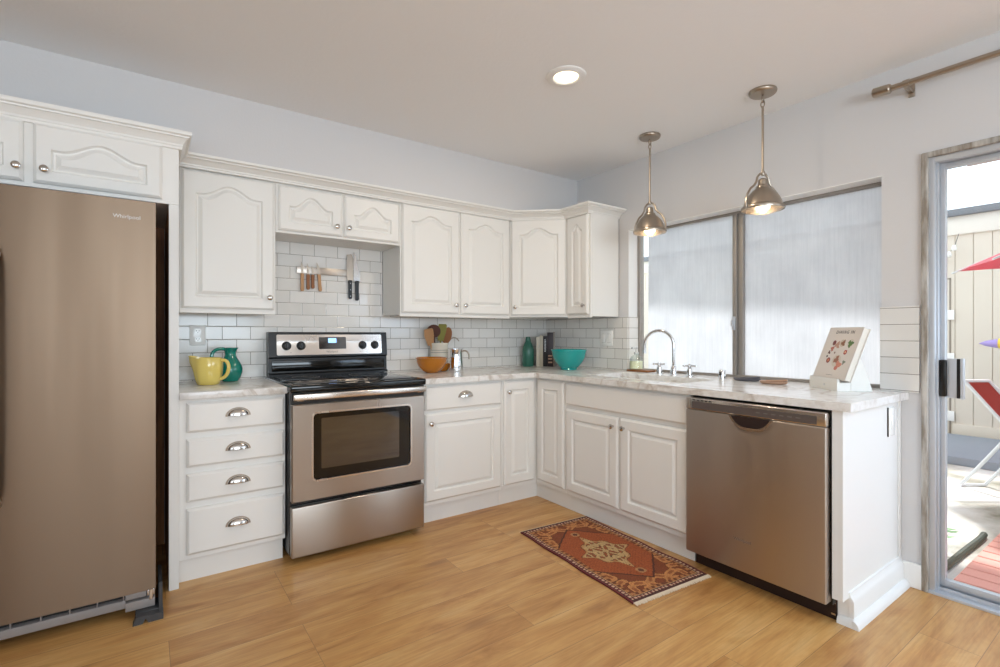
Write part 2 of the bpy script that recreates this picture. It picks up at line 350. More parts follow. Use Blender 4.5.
def knob(F, u, z, n, parent):
    return obj('knob', lathe(B(), [(0, 0), (0.0075, 0), (0.0055, 0.004), (0.0055, 0.013), (0.013, 0.017), (0.0155, 0.021), (0.0145, 0.026), (0.009, 0.0295), (0, 0.0305)], F(u, z, n), F.n, 20), 'nickel', parent)
def cup_pull(F, u, z, n, parent, a=0.05, b=0.036, d=0.026):
    bm = B(); na, nb = 20, 8
    for off in (0, 0.0025):
        rows = []
        for i in range(na + 1):
            al = PI * i / na
            rows.append([bm.verts.new(F(u + (a - off) * math.cos(al), z + (b - off) * math.sin(al) * math.cos(PI / 2 * j / nb), n + (d - off) * math.sin(al) * math.sin(PI / 2 * j / nb) + 0.001)) for j in range(nb + 1)])
        for A, C in zip(rows, rows[1:]):
            for j in range(nb): bm.faces.new((A[j], A[j + 1], C[j + 1], C[j]))
    bmesh.ops.remove_doubles(bm, verts=bm.verts, dist=0.0002)
    o = obj('cup_pull', bm, 'nickel', parent)
    bm = B(); o_, i_ = [], []                                        # flat arched flange against the drawer
    for i in range(na + 1):
        al = PI * i / na; o_.append((u + (a + 0.006) * math.cos(al), z + (b + 0.006) * math.sin(al) - 0.003)); i_.append((u + (a - 0.006) * math.cos(al), z + (b - 0.006) * math.sin(al) - 0.003))
    prism(bm, o_ + i_[::-1], lambda p, q, h: F(p, q, h), n - 0.0005, n + 0.003)
    bm.normal_update(); obj('flange', bm, 'brushed', o)
    return o

# ---------------------------------------------------------------- the room
H = 2.47; YF = -7.0; XL = -5.6; WT = 0.14
WY0, WY1, WZ0, WZ1 = -0.94, -2.515, 0.88, 1.968       # kitchen window opening
DY0, DY1, DZ1 = -2.69, -5.1, 2.005                    # sliding door opening
struct('floor', box(B(), XL, 0.0, YF, 0.0, -0.06, 0.0), 'floor')
struct('ceiling', box(B(), XL, 0.14, YF, 0.14, H, H + 0.1), 'ceiling')
struct('wall_back', box(B(), XL, WT, 0, WT, -0.06, H), 'wall')
struct('wall_right', grid_slab(B(), [0.0, -WY0, -WY1, -DY0, -DY1, -YF], [-0.06, 0, WZ0, WZ1, DZ1, H],
       lambda u, z: (-WY0 < u < -WY1 and WZ0 < z < WZ1) or (-DY0 < u < -DY1 and 0 < z < DZ1), lambda u, z, h: (h, -u, z), 0.0, WT), 'wall')
struct('wall_left', grid_slab(B(), [-YF, 5.6, 3.2, 0], [-0.06, 0.7, 2.25, H], lambda u, z: 3.2 < u < 5.6 and 0.7 < z < 2.25, lambda u, z, h: (h, -u, z), XL - WT, XL), 'tan')
struct('wall_front', grid_slab(B(), [XL - WT, -4.5, -1.3, WT], [-0.06, 0.7, 2.25, H], lambda u, z: -4.5 < u < -1.3 and 0.7 < z < 2.25, lambda u, z, h: (u, h, z), YF - WT, YF), 'tan')
# soffit above the wall cabinets
struct('wall_soffit', box(B(), XL, 0, -0.40, 0.0, 2.125, H), 'wall')
# baseboard between the cabinet end and the glass door
struct('baseboard_right', box(B(), -0.014, 0.0, -2.675, -2.6, 0, 0.115, 0.003), 'trimw')
# tile backsplash
struct('trim_1', grid_slab(B(), [-2.818, -2.34, -1.56, 0.0], [0.915, 1.33, 1.79], lambda u, z: z > 1.33 and not (-2.34 < u < -1.56), lambda u, z, h: (u, h, z), -0.010, 0.0), 'tile_a')
bm = B(); box(bm, -0.010, 0.0, -0.94, -0.01, 0.915, 1.318); box(bm, -0.0, 0.10, -0.95, -0.94, 0.915, 1.318)
struct('trim_2', bm, 'tile_b')
struct('trim_3', box(B(), -0.012, 0.0, -2.664, -2.512, 0.915, 1.322, 0.0015), 'tile_c')

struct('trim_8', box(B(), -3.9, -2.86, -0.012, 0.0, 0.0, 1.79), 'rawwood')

# crown moulding over the cabinets
def crown(name, path, z0=2.068, hgt=0.062, proj=0.09, steps=None):
    prof = [(0, 0), (0.013, 0), (0.014, 0.009), (0.019, 0.011), (0.020, 0.018), (0.026, 0.022), (0.038, 0.033), (0.050, 0.039), (0.058, 0.040), (0.060, 0.046), (0.070, 0.047), (0.076, 0.050), (0.078, 0.055), (0.078, 0.062), (-0.01, 0.062), (-0.01, 0)]
    prof = [(a * proj / 0.078 if a > 0 else a, b * hgt / 0.062) for a, b in prof]
    bm = B(); pts = [Vector((x, y, 0)) for x, y in path]; rings = []
    for i, p in enumerate(pts):
        ns = []
        for a, b in ((i - 1, i), (i, i + 1)):
            if a >= 0 and b < len(pts):
                d = (pts[b] - pts[a]).normalized(); ns.append(Vector((d.y, -d.x, 0)))
        if len(ns) == 2:
            m = (ns[0] + ns[1]).normalized(); m = m / max(0.3, m.dot(ns[0]))
        else: m = ns[0]
        rings.append([bm.verts.new(p + m * a + Vector((0, 0, z0 + b))) for a, b in prof])
    for A, C in zip(rings, rings[1:]):
        for k in range(len(prof)): bm.faces.new((A[k], A[(k + 1) % len(prof)], C[(k + 1) % len(prof)], C[k]))
    bm.faces.new(rings[0][::-1]); bm.faces.new(rings[-1])
    o = obj(name, bm, 'paint', None, True, angle=25); o['kind'] = 'structure'; return o
UN = 0.325                                             # wall cabinet front
crown('trim_4', [(-2.805, -UN), (-0.632, -UN), (-UN, -0.60), (-UN, -0.845), (-0.002, -0.845)], proj=0.082)

# ---------------------------------------------------------------- kitchen window and glass door
wi = thing('window_1', 'wide sliding window with milky streaked film above the sink', 'window', (0.11, -1.73, 0.92)); wi['kind'] = 'structure'
fr = 0.10
bm = B()
for (a, b, c, d) in ((WY0, WY0 - 0.026, 0.915, WZ1), (WY1 + 0.022, WY1, 0.915, WZ1), (WY0 - 0.002, WY1 + 0.002, WZ1 - 0.020, WZ1 - 0.001), (WY0 - 0.002, WY1 + 0.002, 0.905, 0.932)):
    k = 0.0015 if a - b > 1 else 0; box(bm, fr + k, fr + 0.05 - k, a, b, c, d, 0.003)
obj('frame', bm, 'bronze', wi)
bm = B(); box(bm, fr - 0.012, fr + 0.03, -1.702, -1.728, 0.93, WZ1 - 0.02, 0.003); box(bm, fr + 0.004, fr + 0.045, -1.73, -1.762, 0.93, WZ1 - 0.02, 0.003)
obj('meeting_stile', bm, 'bronze', wi)
bm = B(); box(bm, fr - 0.028, fr - 0.012, -1.706, -1.724, 1.215, 1.30, 0.003); box(bm, fr - 0.04, fr - 0.028, -1.704, -1.716, 1.24, 1.28, 0.003)
obj('latch', bm, 'alu', wi)
for (a, b, x) in ((WY0 - 0.024, -1.71, fr + 0.012), (-1.745, WY1 + 0.02, fr + 0.032)):
    p = obj('pane', box(B(), x, x + 0.003, a, b, 0.93, WZ1 - 0.02), 'glass', wi, False)
    a2 = a - 0.075 if x < fr + 0.02 else a
    obj('film', box(B(), x - 0.004, x - 0.0028, a2, b, 0.93, WZ1 - 0.02), 'film', p, False)
bm = B(); box(bm, 0.0, fr, WY0 - 0.0, WY1, WZ1 - 0.004, WZ1 + 0.0, 0); obj('head_reveal', bm, 'trimw', wi, False)
bm = B(); box(bm, 0.001, fr, WY0, WY0 - 0.004, 1.318, WZ1 - 0.004, 0); obj('jamb_reveal', bm, 'trimw', wi, False)

dr = thing('door_1', 'aluminium sliding glass door to the patio', 'door', (0.03, -3.9, 0)); dr['kind'] = 'structure'
bm = B()
box(bm, -0.016, 0.02, DY0 + 0.018, DY0 - 0.006, 0.0, DZ1 + 0.02, 0.003); box(bm, -0.0145, 0.019, DY0 + 0.0165, DY1 - 0.02, DZ1 - 0.004, DZ1 + 0.0215, 0.003)
obj('casing', bm, 'weathered', dr)
bm = B()
box(bm, 0.0, 0.13, DY0, DY0 - 0.028, 0.0, DZ1, 0.002); box(bm, 0.021, 0.06, DY0 - 0.027, DY0 - 0.036, 0.0, DZ1 - 0.001, 0.002)
box(bm, 0.0, 0.13, DY1, DY1 + 0.04, 0, DZ1, 0.002); box(bm, 0.0015, 0.129, DY0 - 0.001, DY1 + 0.001, DZ1 - 0.03, DZ1 - 0.0005, 0.002)
obj('jamb', bm, 'alu', dr)
bm = B(); box(bm, -0.01, 0.14, DY0, DY1, -0.02, 0.012, 0.002)
for x in (0.03, 0.062, 0.094): box(bm, x - 0.003, x + 0.003, DY0, DY1, 0.012, 0.03, 0.001)
obj('track', bm, 'alu', dr)
bm = B()
box(bm, 0.045, 0.08, DY0 - 0.036, DY0 - 0.054, 0.03, DZ1 - 0.03, 0.002); box(bm, 0.046, 0.079, DY0 - 0.037, -3.949, 0.031, 0.062, 0.002); box(bm, 0.046, 0.079, DY0 - 0.037, -3.949, DZ1 - 0.055, DZ1 - 0.031, 0.002); box(bm, 0.045, 0.08, -3.90, -3.95, 0.03, DZ1 - 0.03, 0.002)
pn = obj('sliding_panel', bm, 'alu', dr)
obj('pane', box(B(), 0.06, 0.064, DY0 - 0.054, -3.90, 0.062, DZ1 - 0.055), 'glass', pn, False)
obj('fixed_pane', box(B(), 0.1, 0.104, -3.9, DY1 + 0.03, 0.03, DZ1 - 0.03), 'glass', dr, False)
bm = B(); box(bm, 0.018, 0.045, DY0 - 0.038, DY0 - 0.062, 0.905, 1.072, 0.003); hd = obj('door_handle', bm, 'black', pn)
bm = B(); box(bm, 0.030, 0.045, DY0 - 0.062, DY0 - 0.098, 0.90, 1.078, 0.003); box(bm, 0.022, 0.045, DY0 - 0.11, DY0 - 0.122, 0.897, 1.08, 0.002); obj('strike_plate', bm, 'alu', pn)
bm = B(); box(bm, 0.026, 0.045, DY0 - 0.097, DY0 - 0.111, 0.90, 1.078, 0.002); obj('dark_groove', bm, 'black', pn)

# ---------------------------------------------------------------- wall cabinets
def body(bm, F, u0, u1, z0, z1, d, back=0.0): F.box(bm, u0, u1, z0, z1, back, d, 0.0015, 1)
def wall_cab(name, label, F, u0, u1, z0, z1, depth, doors, cat='cabinet', lip=True):
    c = F((u0 + u1) / 2, z0, depth / 2); t = thing(name, label, cat, c, 'white wall cabinets')
    bm = B(); F.box(bm, u0, u1, z0, z1, 0.011, depth - 0.02, 0.0, 1); F.box(bm, u0, u1, z0 - (0.012 if lip else 0), z1, depth - 0.02, depth, 0.0015, 1)
    obj('body', bm, 'paint', t, False)
    for (a, b, c_, d, rise, ku, kz, st, rail) in doors:
        dd = obj('door', door_bm(F, a, b, c_, d, depth, 0.02, rise, st, rail), 'paint', t, angle=14)
        knob(F, ku, kz, depth + 0.02, dd)
    return t
D0 = UN - 0.02 + 0.0
wall_cab('wall_cabinet', 'tall single door wall cabinet between fridge panel and knife strip', FA, -2.802, -2.332, 1.315, 2.075, D0 + 0.005,
         [(-2.792, -2.341, 1.328, 2.062, 0.055, -2.368, 1.397, 0.062, 0.062)])
wall_cab('wall_cabinet', 'short two door wall cabinet over the range', FA, -2.331, -1.556, 1.783, 2.075, D0 + 0.005,
         [(-2.318, -1.948, 1.797, 2.058, 0.065, -1.985, 1.852, 0.058, 0.05), (-1.934, -1.566, 1.797, 2.058, 0.065, -1.91, 1.852, 0.058, 0.05)], lip=False)
wall_cab('wall_cabinet', 'wide two door wall cabinet over the amber bowl', FA, -1.555, -0.640, 1.322, 2.085, D0 + 0.005,
         [(-1.545, -1.103, 1.334, 2.070, 0.05, -1.138, 1.397, 0.062, 0.062), (-1.088, -0.650, 1.334, 2.070, 0.05, -1.060, 1.397, 0.062, 0.062)])
# diagonal corner cabinet
PA, PB = (-0.638, -D0 - 0.005), (-D0 - 0.005, -0.612)
FD = Frame(PA, (PB[0] - PA[0], PB[1] - PA[1])); LD = math.dist(PA, PB)
t = thing('corner_cabinet', 'wall cabinet set diagonally across the corner above the books', 'cabinet', (-0.3, -0.3, 1.322), 'white wall cabinets')
bm = B(); prism(bm, [(-0.011, -0.011), (PA[0], -0.011), PA, PB, (-0.011, PB[1])], lambda a, b, h: (a, b, h), 1.322, 2.085); obj('body', bm, 'paint', t, False)
d = obj('door', door_bm(FD, 0.012, LD - 0.012, 1.334, 2.070, 0, 0.02, 0.05, 0.06, 0.062), 'paint', t, angle=14); knob(FD, 0.046, 1.397, 0.02, d)
wall_cab('wall_cabinet', 'narrow wall cabinet with exposed white end beside the window', FB, 0.613, 0.855, 1.322, 2.085, D0 + 0.005,
         [(0.622, 0.838, 1.336, 2.070, 0.045, 0.808, 1.40, 0.055, 0.062)])
# cabinet over the refrigerator
t = thing('fridge_cabinet', 'deep wall cabinet with wide arched doors above the refrigerator', 'cabinet', (-3.4, -0.3, 1.785))
bm = B(); FA.box(bm, -3.86, -2.8185, 1.7905, 2.062, 0.0, 0.66, 0.0015, 1); obj('body', bm, 'paint', t, False)
for a, b, ku in ((-3.318, -2.884, -3.292), (-3.79, -3.348, -3.375)):
    d = obj('door', door_bm(FA, a, b, 1.808, 2.05, 0.66, 0.02, 0.05, 0.055, 0.05), 'paint', t, angle=14); knob(FA, ku + 0.01, 1.862, 0.68, d)
crown('trim_5', [(-3.86, -0.662), (-2.814, -0.662), (-2.814, -0.40)], 2.05, 0.078, 0.045)
# tall side panel between refrigerator and drawers
t = thing('fridge_surround', 'tall white end panel between refrigerator and drawer cabinet', 'panel', (-2.838, -0.33, 0))
bm = B(); box(bm, -2.8535, -2.8190, -0.65, 0, 0.0, 1.789, 0.001, 1); box(bm, -2.858, -2.8185, -0.66, -0.648, 0.0, 1.79, 0.001, 1); obj('panel', bm, 'paint', t, False)
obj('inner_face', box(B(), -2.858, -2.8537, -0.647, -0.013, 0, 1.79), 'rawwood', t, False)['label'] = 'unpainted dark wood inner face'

# ---------------------------------------------------------------- base cabinets
FN = 0.632; KN = 0.583
t = thing('drawer_cabinet', 'white base cabinet with four drawers left of the range', 'cabinet', (-2.58, -0.32, 0), 'white base cabinets')
bm = B(); FA.box(bm, -2.8175, -2.347, 0.116, 0.880, 0.011, FN, 0.001, 1); obj('body', bm, 'paint', t, False)
obj('kickboard', FA.box(B(), -2.8175, -2.352, 0, 0.116, 0.02, 0.593), 'paint', t, False)
for z0, z1 in ((0.721, 0.863), (0.557, 0.690), (0.392, 0.525), (0.141, 0.359)):
    d = obj('drawer', door_bm(FA, -2.788, -2.354, z0, z1, FN, 0.022, slab=True), 'paint', t, angle=14); cup_pull(FA, -2.571, (z0 + z1) / 2 - 0.004, FN + 0.022, d)

t = thing('base_cabinet', 'white base cabinet with one drawer over one door right of the range', 'cabinet', (-1.26, -0.32, 0), 'white base cabinets')
bm = B(); FA.box(bm, -1.578, -0.948, 0.116, 0.880, 0.011, FN, 0.001, 1); obj('body', bm, 'paint', t, False)
obj('kickboard', FA.box(B(), -1.578, -0.948, 0, 0.116, 0.02, KN + 0.01), 'paint', t, False)
d = obj('drawer', door_bm(FA, -1.540, -0.962, 0.712, 0.864, FN, 0.022, slab=True), 'paint', t, angle=14); cup_pull(FA, -1.25, 0.784, FN + 0.022, d)
d = obj('door', door_bm(FA, -1.540, -0.962, 0.144, 0.692, FN, 0.02, 0, 0.06, 0.06), 'paint', t, angle=14); knob(FA, -1.505, 0.632, FN + 0.02, d)

t = thing('corner_base_cabinet', 'white corner base cabinet with two narrow doors meeting at a right angle', 'cabinet', (-0.4, -0.4, 0), 'white base cabinets')
bm = B(); prism(bm, [(-0.011, -0.011), (-0.947, -0.011), (-0.947, -FN), (-0.638, -FN), (-0.638, -0.948), (-0.011, -0.948)], lambda a, b, h: (a, b, h), 0.116, 0.88); obj('body', bm, 'paint', t, False)
bm = B(); prism(bm, [(-0.02, -0.02), (-0.947, -0.02), (-0.947, -KN - 0.01), (-0.60, -KN - 0.01), (-0.60, -0.948), (-0.02, -0.948)], lambda a, b, h: (a, b, h), 0.0, 0.116); obj('kickboard', bm, 'paint', t, False)
d = obj('door', door_bm(FA, -0.936, -0.666, 0.144, 0.864, FN, 0.02, 0, 0.055, 0.06), 'paint', t, angle=14); knob(FA, -0.905, 0.79, FN + 0.02, d)
obj('door', door_bm(FB, 0.662, 0.938, 0.146, 0.864, 0.638, 0.02, 0, 0.055, 0.06), 'paint', t, angle=14)

t = thing('sink_cabinet', 'white sink base cabinet with plain front over two doors beside the dishwasher', 'cabinet', (-0.32, -1.42, 0), 'white base cabinets')
bm = B(); FB.box(bm, 0.949, 1.888, 0.116, 0.70, 0.011, 0.638, 0.001, 1); FB.box(bm, 0.949, 1.888, 0.70, 0.88, 0.60, 0.638, 0.001, 1); obj('body', bm, 'paint', t, False)
obj('kickboard', FB.box(B(), 0.949, 1.888, 0, 0.116, 0.02, 0.60), 'paint', t, False)
obj('false_front', door_bm(FB, 0.962, 1.882, 0.718, 0.862, 0.638, 0.022, slab=True), 'paint', t, angle=14)
for a, b, ku in ((0.962, 1.411, 1.378), (1.430, 1.882, 1.462)):
    d = obj('door', door_bm(FB, a, b, 0.146, 0.690, 0.638, 0.02, 0, 0.06, 0.06), 'paint', t, angle=14); knob(FB, ku, 0.636, 0.658, d)

# peninsula end with its filler stile, baseboard and quarter round
t = thing('end_panel', 'tall white cabinet end panel facing the glass door', 'panel', (-0.33, -2.57, 0))
bm = B(); FB.box(bm, 2.548, 2.588, 0.108, 0.88, 0.011, 0.655, 0.001, 1); FB.box(bm, 2.548, 2.588, 0.0, 0.108, 0.011, 0.60, 0.001, 1); obj('panel', bm, 'trimw', t, False)
obj('corner_trim', box(B(), -0.03, -0.002, -2.594, -2.588, 0.13, 0.88, 0.002), 'trimw', t)
bm = B()
prism(bm, [(2.588, 0.0), (2.608, 0.0), (2.608, 0.098), (2.603, 0.108), (2.596, 0.118), (2.594, 0.132), (2.588, 0.134)], lambda a, b, h: (-h, -a, b), 0.001, 0.602); obj('baseboard', bm, 'trimw', t)
bm = B(); q = [(2.608, 0.0)] + [(2.608 + 0.024 * math.cos(PI / 2 * k / 6), 0.032 * math.sin(PI / 2 * k / 6)) for k in range(7)]
prism(bm, q, lambda a, b, h: (-h, -a, b), 0.0145, 0.622)
q = [(0.60, 0.0)] + [(0.60 + 0.022 * math.cos(PI / 2 * k / 6), 0.032 * math.sin(PI / 2 * k / 6)) for k in range(7)]
prism(bm, q, lambda a, b, h: (-a, -h, b), 2.552, 2.61); obj('quarter_round', bm, 'trimw', t)

# ---------------------------------------------------------------- worktops, sink, taps
bm = B(); box(bm, -2.818, -2.343, -0.672, -0.001, 0.8805, 0.915, 0.003); tag(obj('countertop', bm, 'counter', None, loc=(-2.58, -0.33, 0.88)), 'short pale stone countertop slab under the yellow pitcher', 'countertop')
SX0, SX1, SY0, SY1 = -0.525, -0.165, -1.02, -1.745
xs = [-1.5745, -0.675, SX0, SX1, 0.0, fr - 0.001]; ys = [-2.622, WY1 + 0.001, SY1, SY0, WY0 - 0.012, -0.672, -0.001]
def hole(x, y):
    if x < -0.675 and y < -0.672: return True
    if SX0 < x < SX1 and SY1 < y < SY0: return True
    if x > 0 and (y < WY1 + 0.001 or y > WY0 - 0.012): return True
    return False
bm = grid_slab(B(), xs, ys, hole, lambda a, b, h: (a, b, h), 0.8805, 0.915)
tag(obj('countertop', bm, 'counter', None, False, loc=(-0.4, -0.7, 0.88)), 'long L shaped pale stone countertop running from range to peninsula end', 'countertop')
t = thing('sink', 'white undermount sink basin under the window', 'sink', (-0.345, -1.38, 0.72))
bm = B()
grid_slab(bm, [SX0 - 0.015, SX0, SX1, SX1 + 0.015], [SY1 - 0.015, SY1, SY0, SY0 + 0.015], lambda x, y: SX0 < x < SX1 and SY1 < y < SY0, lambda a, b, h: (a, b, h), 0.72, 0.8800)
box(bm, SX0 - 0.015, SX1 + 0.015, SY1 - 0.015, SY0 + 0.015, 0.708, 0.72); obj('basin', bm, 'white', t, False)
obj('drain', lathe(B(), [(0, 0.7205), (0.042, 0.7205), (0.045, 0.724), (0.03, 0.7235), (0, 0.7215)], (-0.34, -1.38, 0)), 'chrome', t)
FX = -0.072
t = thing('faucet', 'chrome gooseneck faucet with two cross handles under the window', 'faucet', (FX, -1.385, 0.915))
obj('base', lathe(B(), [(0, 0), (0.027, 0), (0.027, 0.006), (0.019, 0.010), (0.017, 0.055), (0.013, 0.062), (0, 0.062)], (FX, -1.385, 0.915)), 'chrome', t)
dvec = Vector((-0.35, 0.94, 0)).normalized(); pts = [Vector((FX, -1.385, 0.97)), Vector((FX, -1.385, 1.10))]
R = 0.098
for k in range(0, 17):
    a = PI * k / 16; pts.append(Vector((FX, -1.385, 1.115)) + dvec * (R - R * math.cos(a)) + Vector((0, 0, R * math.sin(a))))
pts.append(pts[-1] + Vector((0, 0, -0.05)))
obj('spout', tube(B(), pts, 0.0105, 14), 'chrome', t)
obj('aerator', cyl(B(), pts[-1] + Vector((0, 0, 0.004)), pts[-1] + Vector((0, 0, -0.01)), 0.0118, 14), 'chrome', t)
for y in (-1.272, -1.505):
    bm = B(); lathe(bm, [(0, 0), (0.026, 0), (0.026, 0.006), (0.018, 0.010), (0.0165, 0.045), (0.012, 0.050), (0.009, 0.072), (0, 0.074)], (FX, y, 0.915))
    h = obj('tap_body', bm, 'chrome', t); bm = B(); c = Vector((FX, y, 0.983))
    for a in (0.5, 0.5 + PI / 2):
        v = Vector((math.cos(a), math.sin(a), 0)) * 0.036; cyl(bm, c - v, c + v, 0.0058, 10)
        for s in (-1, 1): lathe(bm, [(0, -0.008), (0.006, -0.006), (0.008, 0), (0.006, 0.006), (0, 0.008)], c + v * s, v, 10)
    lathe(bm, [(0.012, -0.008), (0.013, 0.005), (0.007, 0.012), (0, 0.013)], c); obj('cross_handle', bm, 'chrome', h)
bm = B(); lathe(bm, [(0, 0), (0.0235, 0), (0.0235, 0.004), (0.021, 0.006), (0.021, 0.050), (0.018, 0.055), (0, 0.056)], (-0.06, -1.722, 0.915)); 
t = thing('air_gap', 'small round chrome sink air gap cap right of the faucet', 'sink fitting', (-0.06, -1.722, 0.915)); obj('cap', bm, 'chrome', t)
obj('vent_slot', box(B(), -0.0825, -0.078, -1.728, -1.714, 0.937, 0.957), 'black', t, False)

# ---------------------------------------------------------------- refrigerator
RX0, RX1, RN = -3.822, -2.910, 0.85
t = thing('refrigerator', 'tall stainless side by side refrigerator at the left edge', 'refrigerator', (-3.37, -0.4, 0))
obj('cabinet', FA.box(B(), RX0 + 0.004, RX1 - 0.006, 0.045, 1.738, 0.03, 0.765, 0.006), 'fridgeside', t)
def fdoor(u0, u1, hu):
    bm = B(); z0, z1 = 0.108, 1.747; n = 16; front = []
    for k in range(n + 1):                                            # gently bowed front
        s = k / n; front.append((u0 + (u1 - u0) * s, RN + 0.0 - 0.004 * (2 * s - 1) ** 4))
    poly = [(u0, 0.772)] + front + [(u1, 0.772)]
    prism(bm, poly, lambda a, b, h: FA(a, h, b), z0, z1); bmesh.ops.bevel(bm, geom=[e for e in bm.edges if abs(e.verts[0].co.z - e.verts[1].co.z) < 1e-6 and e.calc_face_angle(0) > 1], offset=0.004, segments=2, affect='EDGES')
    d = obj('door', bm, 'steelfridge', t, True, angle=30)
    pts = [FA(hu, 0.56, RN + 0.002), FA(hu, 0.60, RN + 0.045)] + [FA(hu, 0.62 + 0.82 * k / 12, RN + 0.05 + 0.018 * math.sin(PI * k / 12)) for k in range(13)] + [FA(hu, 1.46, RN + 0.045), FA(hu, 1.50, RN + 0.002)]
    obj('handle', tube(B(), pts, 0.014, 12), 'steellight', d)
    return d
d1 = fdoor(-3.405, RX1, -3.392); d2 = fdoor(RX0, -3.413, -3.448)
text('brand_badge', 'Whirlpool', 0.022, FA(-3.008, 1.668, RN + 0.0002), (1, 0, 0), (0, 0, 1), 'inkwhite', d1)
bm = B(); FA.box(bm, RX0 + 0.05, -3.012, 0.046, 0.080, 0.74, 0.83, 0.003)
for k in range(9): FA.box(bm, RX0 + 0.12 + k * 0.085, RX0 + 0.124 + k * 0.085, 0.075, 0.106, 0.74, 0.826)
FA.box(bm, -3.014, -2.912, 0.034, 0.070, 0.74, 0.842, 0.003); FA.box(bm, -3.014, -2.942, 0.080, 0.104, 0.74, 0.838, 0.003)
obj('toe_grille', bm, 'greyplastic', t, True)
obj('grille_gap', FA.box(B(), RX0 + 0.05, -2.94, 0.05, 0.106, 0.62, 0.80), 'black', t, False)
bm = B(); FA.box(bm, -2.940, -2.913, 0.072, 0.104, 0.78, 0.836, 0.002); cyl(bm, FA(-2.926, 0.066, 0.838), FA(-2.926, 0.107, 0.838), 0.008, 12); obj('hinge', bm, 'chrome', t)
bm = B(); prism(bm, [(-2.988, 0.0), (-2.955, 0.0), (-2.945, 0.02), (-2.935, 0.0), (-2.884, 0.0), (-2.884, 0.028), (-2.976, 0.032)], lambda a, b, h: FA(a, b, h), 0.865, 0.91)
prism(bm, [(0.60, 0.001), (0.908, 0.001), (0.908, 0.026), (0.85, 0.05), (0.80, 0.11), (0.60, 0.11)], lambda a, b, h: FA(h, b, a), -2.899, -2.8855); FA.box(bm, -2.98, -2.89, 0.008, 0.032, 0.76, 0.87, 0.003); obj('foot_bracket', bm, 'darkgrey', t)
for a, b in ((RX0 + 0.03, 0.70), (RX0 + 0.03, 0.08), (RX1 - 0.12, 0.08)): obj('foot', FA.box(B(), a, a + 0.09, 0.0, 0.06, b, b + 0.08, 0.003), 'darkgrey', t)

# ---------------------------------------------------------------- range
GX0, GX1, GN = -2.340, -1.586, 0.735; GC = (GX0 + GX1) / 2
t = thing('range', 'freestanding stainless electric range with black glass cooktop', 'oven', (GC, -0.37, 0))
bm = B(); FA.box(bm, GX0, GX1, 0.04, 0.885, 0.02, 0.69, 0.003)
for u in (GX0 + 0.04, GX1 - 0.04):
    for n in (0.1, 0.62): cyl(bm, FA(u, 0, n), FA(u, 0.045, n), 0.016, 12)
obj('body', bm, 'black', t)
bm = B(); FA.box(bm, GX0 + 0.002, GX1 - 0.002, 0.036, 0.296, 0.69, GN, 0.007, 3); obj('storage_drawer', bm, 'steel', t)
# oven door with a rounded window opening
def rrect(u0, u1, z0, z1, r, n=6):
    P = []
    for cx, cz, a0 in ((u1 - r, z0 + r, -PI / 2), (u1 - r, z1 - r, 0), (u0 + r, z1 - r, PI / 2), (u0 + r, z0 + r, PI)):
        for k in range(n + 1): a = a0 + PI / 2 * k / n; P.append((cx + r * math.cos(a), cz + r * math.sin(a)))
    return P
def panel_with_window(u0, u1, z0, z1, n0, n1, W, r, ro=0.006):
    bm = B(); O = rrect(u0, u1, z0, z1, ro); O2 = rrect(u0 + 0.005, u1 - 0.005, z0 + 0.005, z1 - 0.005, ro); I = rrect(*W, r); I2 = rrect(W[0] + 0.006, W[1] - 0.006, W[2] + 0.006, W[3] - 0.006, r - 0.004)
    loops = [[bm.verts.new(FA(a, b, h)) for a, b in P] for P, h in ((O, n0), (O, n1 - 0.005), (O2, n1), (I, n1), (I2, n1 - 0.008), (I2, n0))]
    loops.append(loops[0])
    for A, C in zip(loops, loops[1:]):
        for k in range(len(A)): bm.faces.new((A[k], A[(k + 1) % len(A)], C[(k + 1) % len(C)], C[k]))
    return bm
OW = (-2.238, -1.672, 0.418, 0.780)
od = obj('oven_door', panel_with_window(GX0 + 0.002, GX1 - 0.002, 0.322, 0.826, 0.70, GN + 0.002, OW, 0.028), 'steel', t, True, angle=30)
fb = B(); I = rrect(OW[0] - 0.002, OW[1] + 0.002, OW[2] - 0.002, OW[3] + 0.002, 0.03); I2 = rrect(OW[0] + 0.007, OW[1] - 0.007, OW[2] + 0.007, OW[3] - 0.007, 0.022)
lo = [[fb.verts.new(FA(a, b, h)) for a, b in P] for P, h in ((I, GN), (I, GN + 0.005), (I2, GN + 0.005), (I2, GN - 0.005))]; lo.append(lo[0])
for A, C in zip(lo, lo[1:]):
    for k in range(len(A)): fb.faces.new((A[k], A[(k + 1) % len(A)], C[(k + 1) % len(A)], C[k]))
obj('window_bezel', fb, 'steellight', od)
bm = B(); prism(bm, rrect(OW[0] + 0.005, OW[1] - 0.005, OW[2] + 0.005, OW[3] - 0.005, 0.024), lambda a, b, h: FA(a, b, h), GN - 0.012, GN - 0.006); obj('window_glass', bm, 'blackglass', od, False)
bm = B(); prism(bm, rrect(OW[0] + 0.05, OW[1] - 0.075, OW[2] + 0.06, OW[3] - 0.035, 0.006), lambda a, b, h: FA(a, b, h), GN - 0.0065, GN - 0.0055); obj('inner_pane', bm, 'ovenglass', od, False)
bm = B(); FA.box(bm, GX0 + 0.004, GX1 - 0.004, 0.850, 0.882, GN + 0.022, GN + 0.036, 0.006, 3)
for u in (GX0 + 0.04, GX1 - 0.04): FA.box(bm, u - 0.018, u + 0.018, 0.845, 0.872, GN - 0.03, GN + 0.026, 0.004)
obj('handle', bm, 'steellight', od)
obj('vent_gap', FA.box(B(), GX0 + 0.004, GX1 - 0.004, 0.826, 0.886, 0.69, 0.732), 'black', t, False)
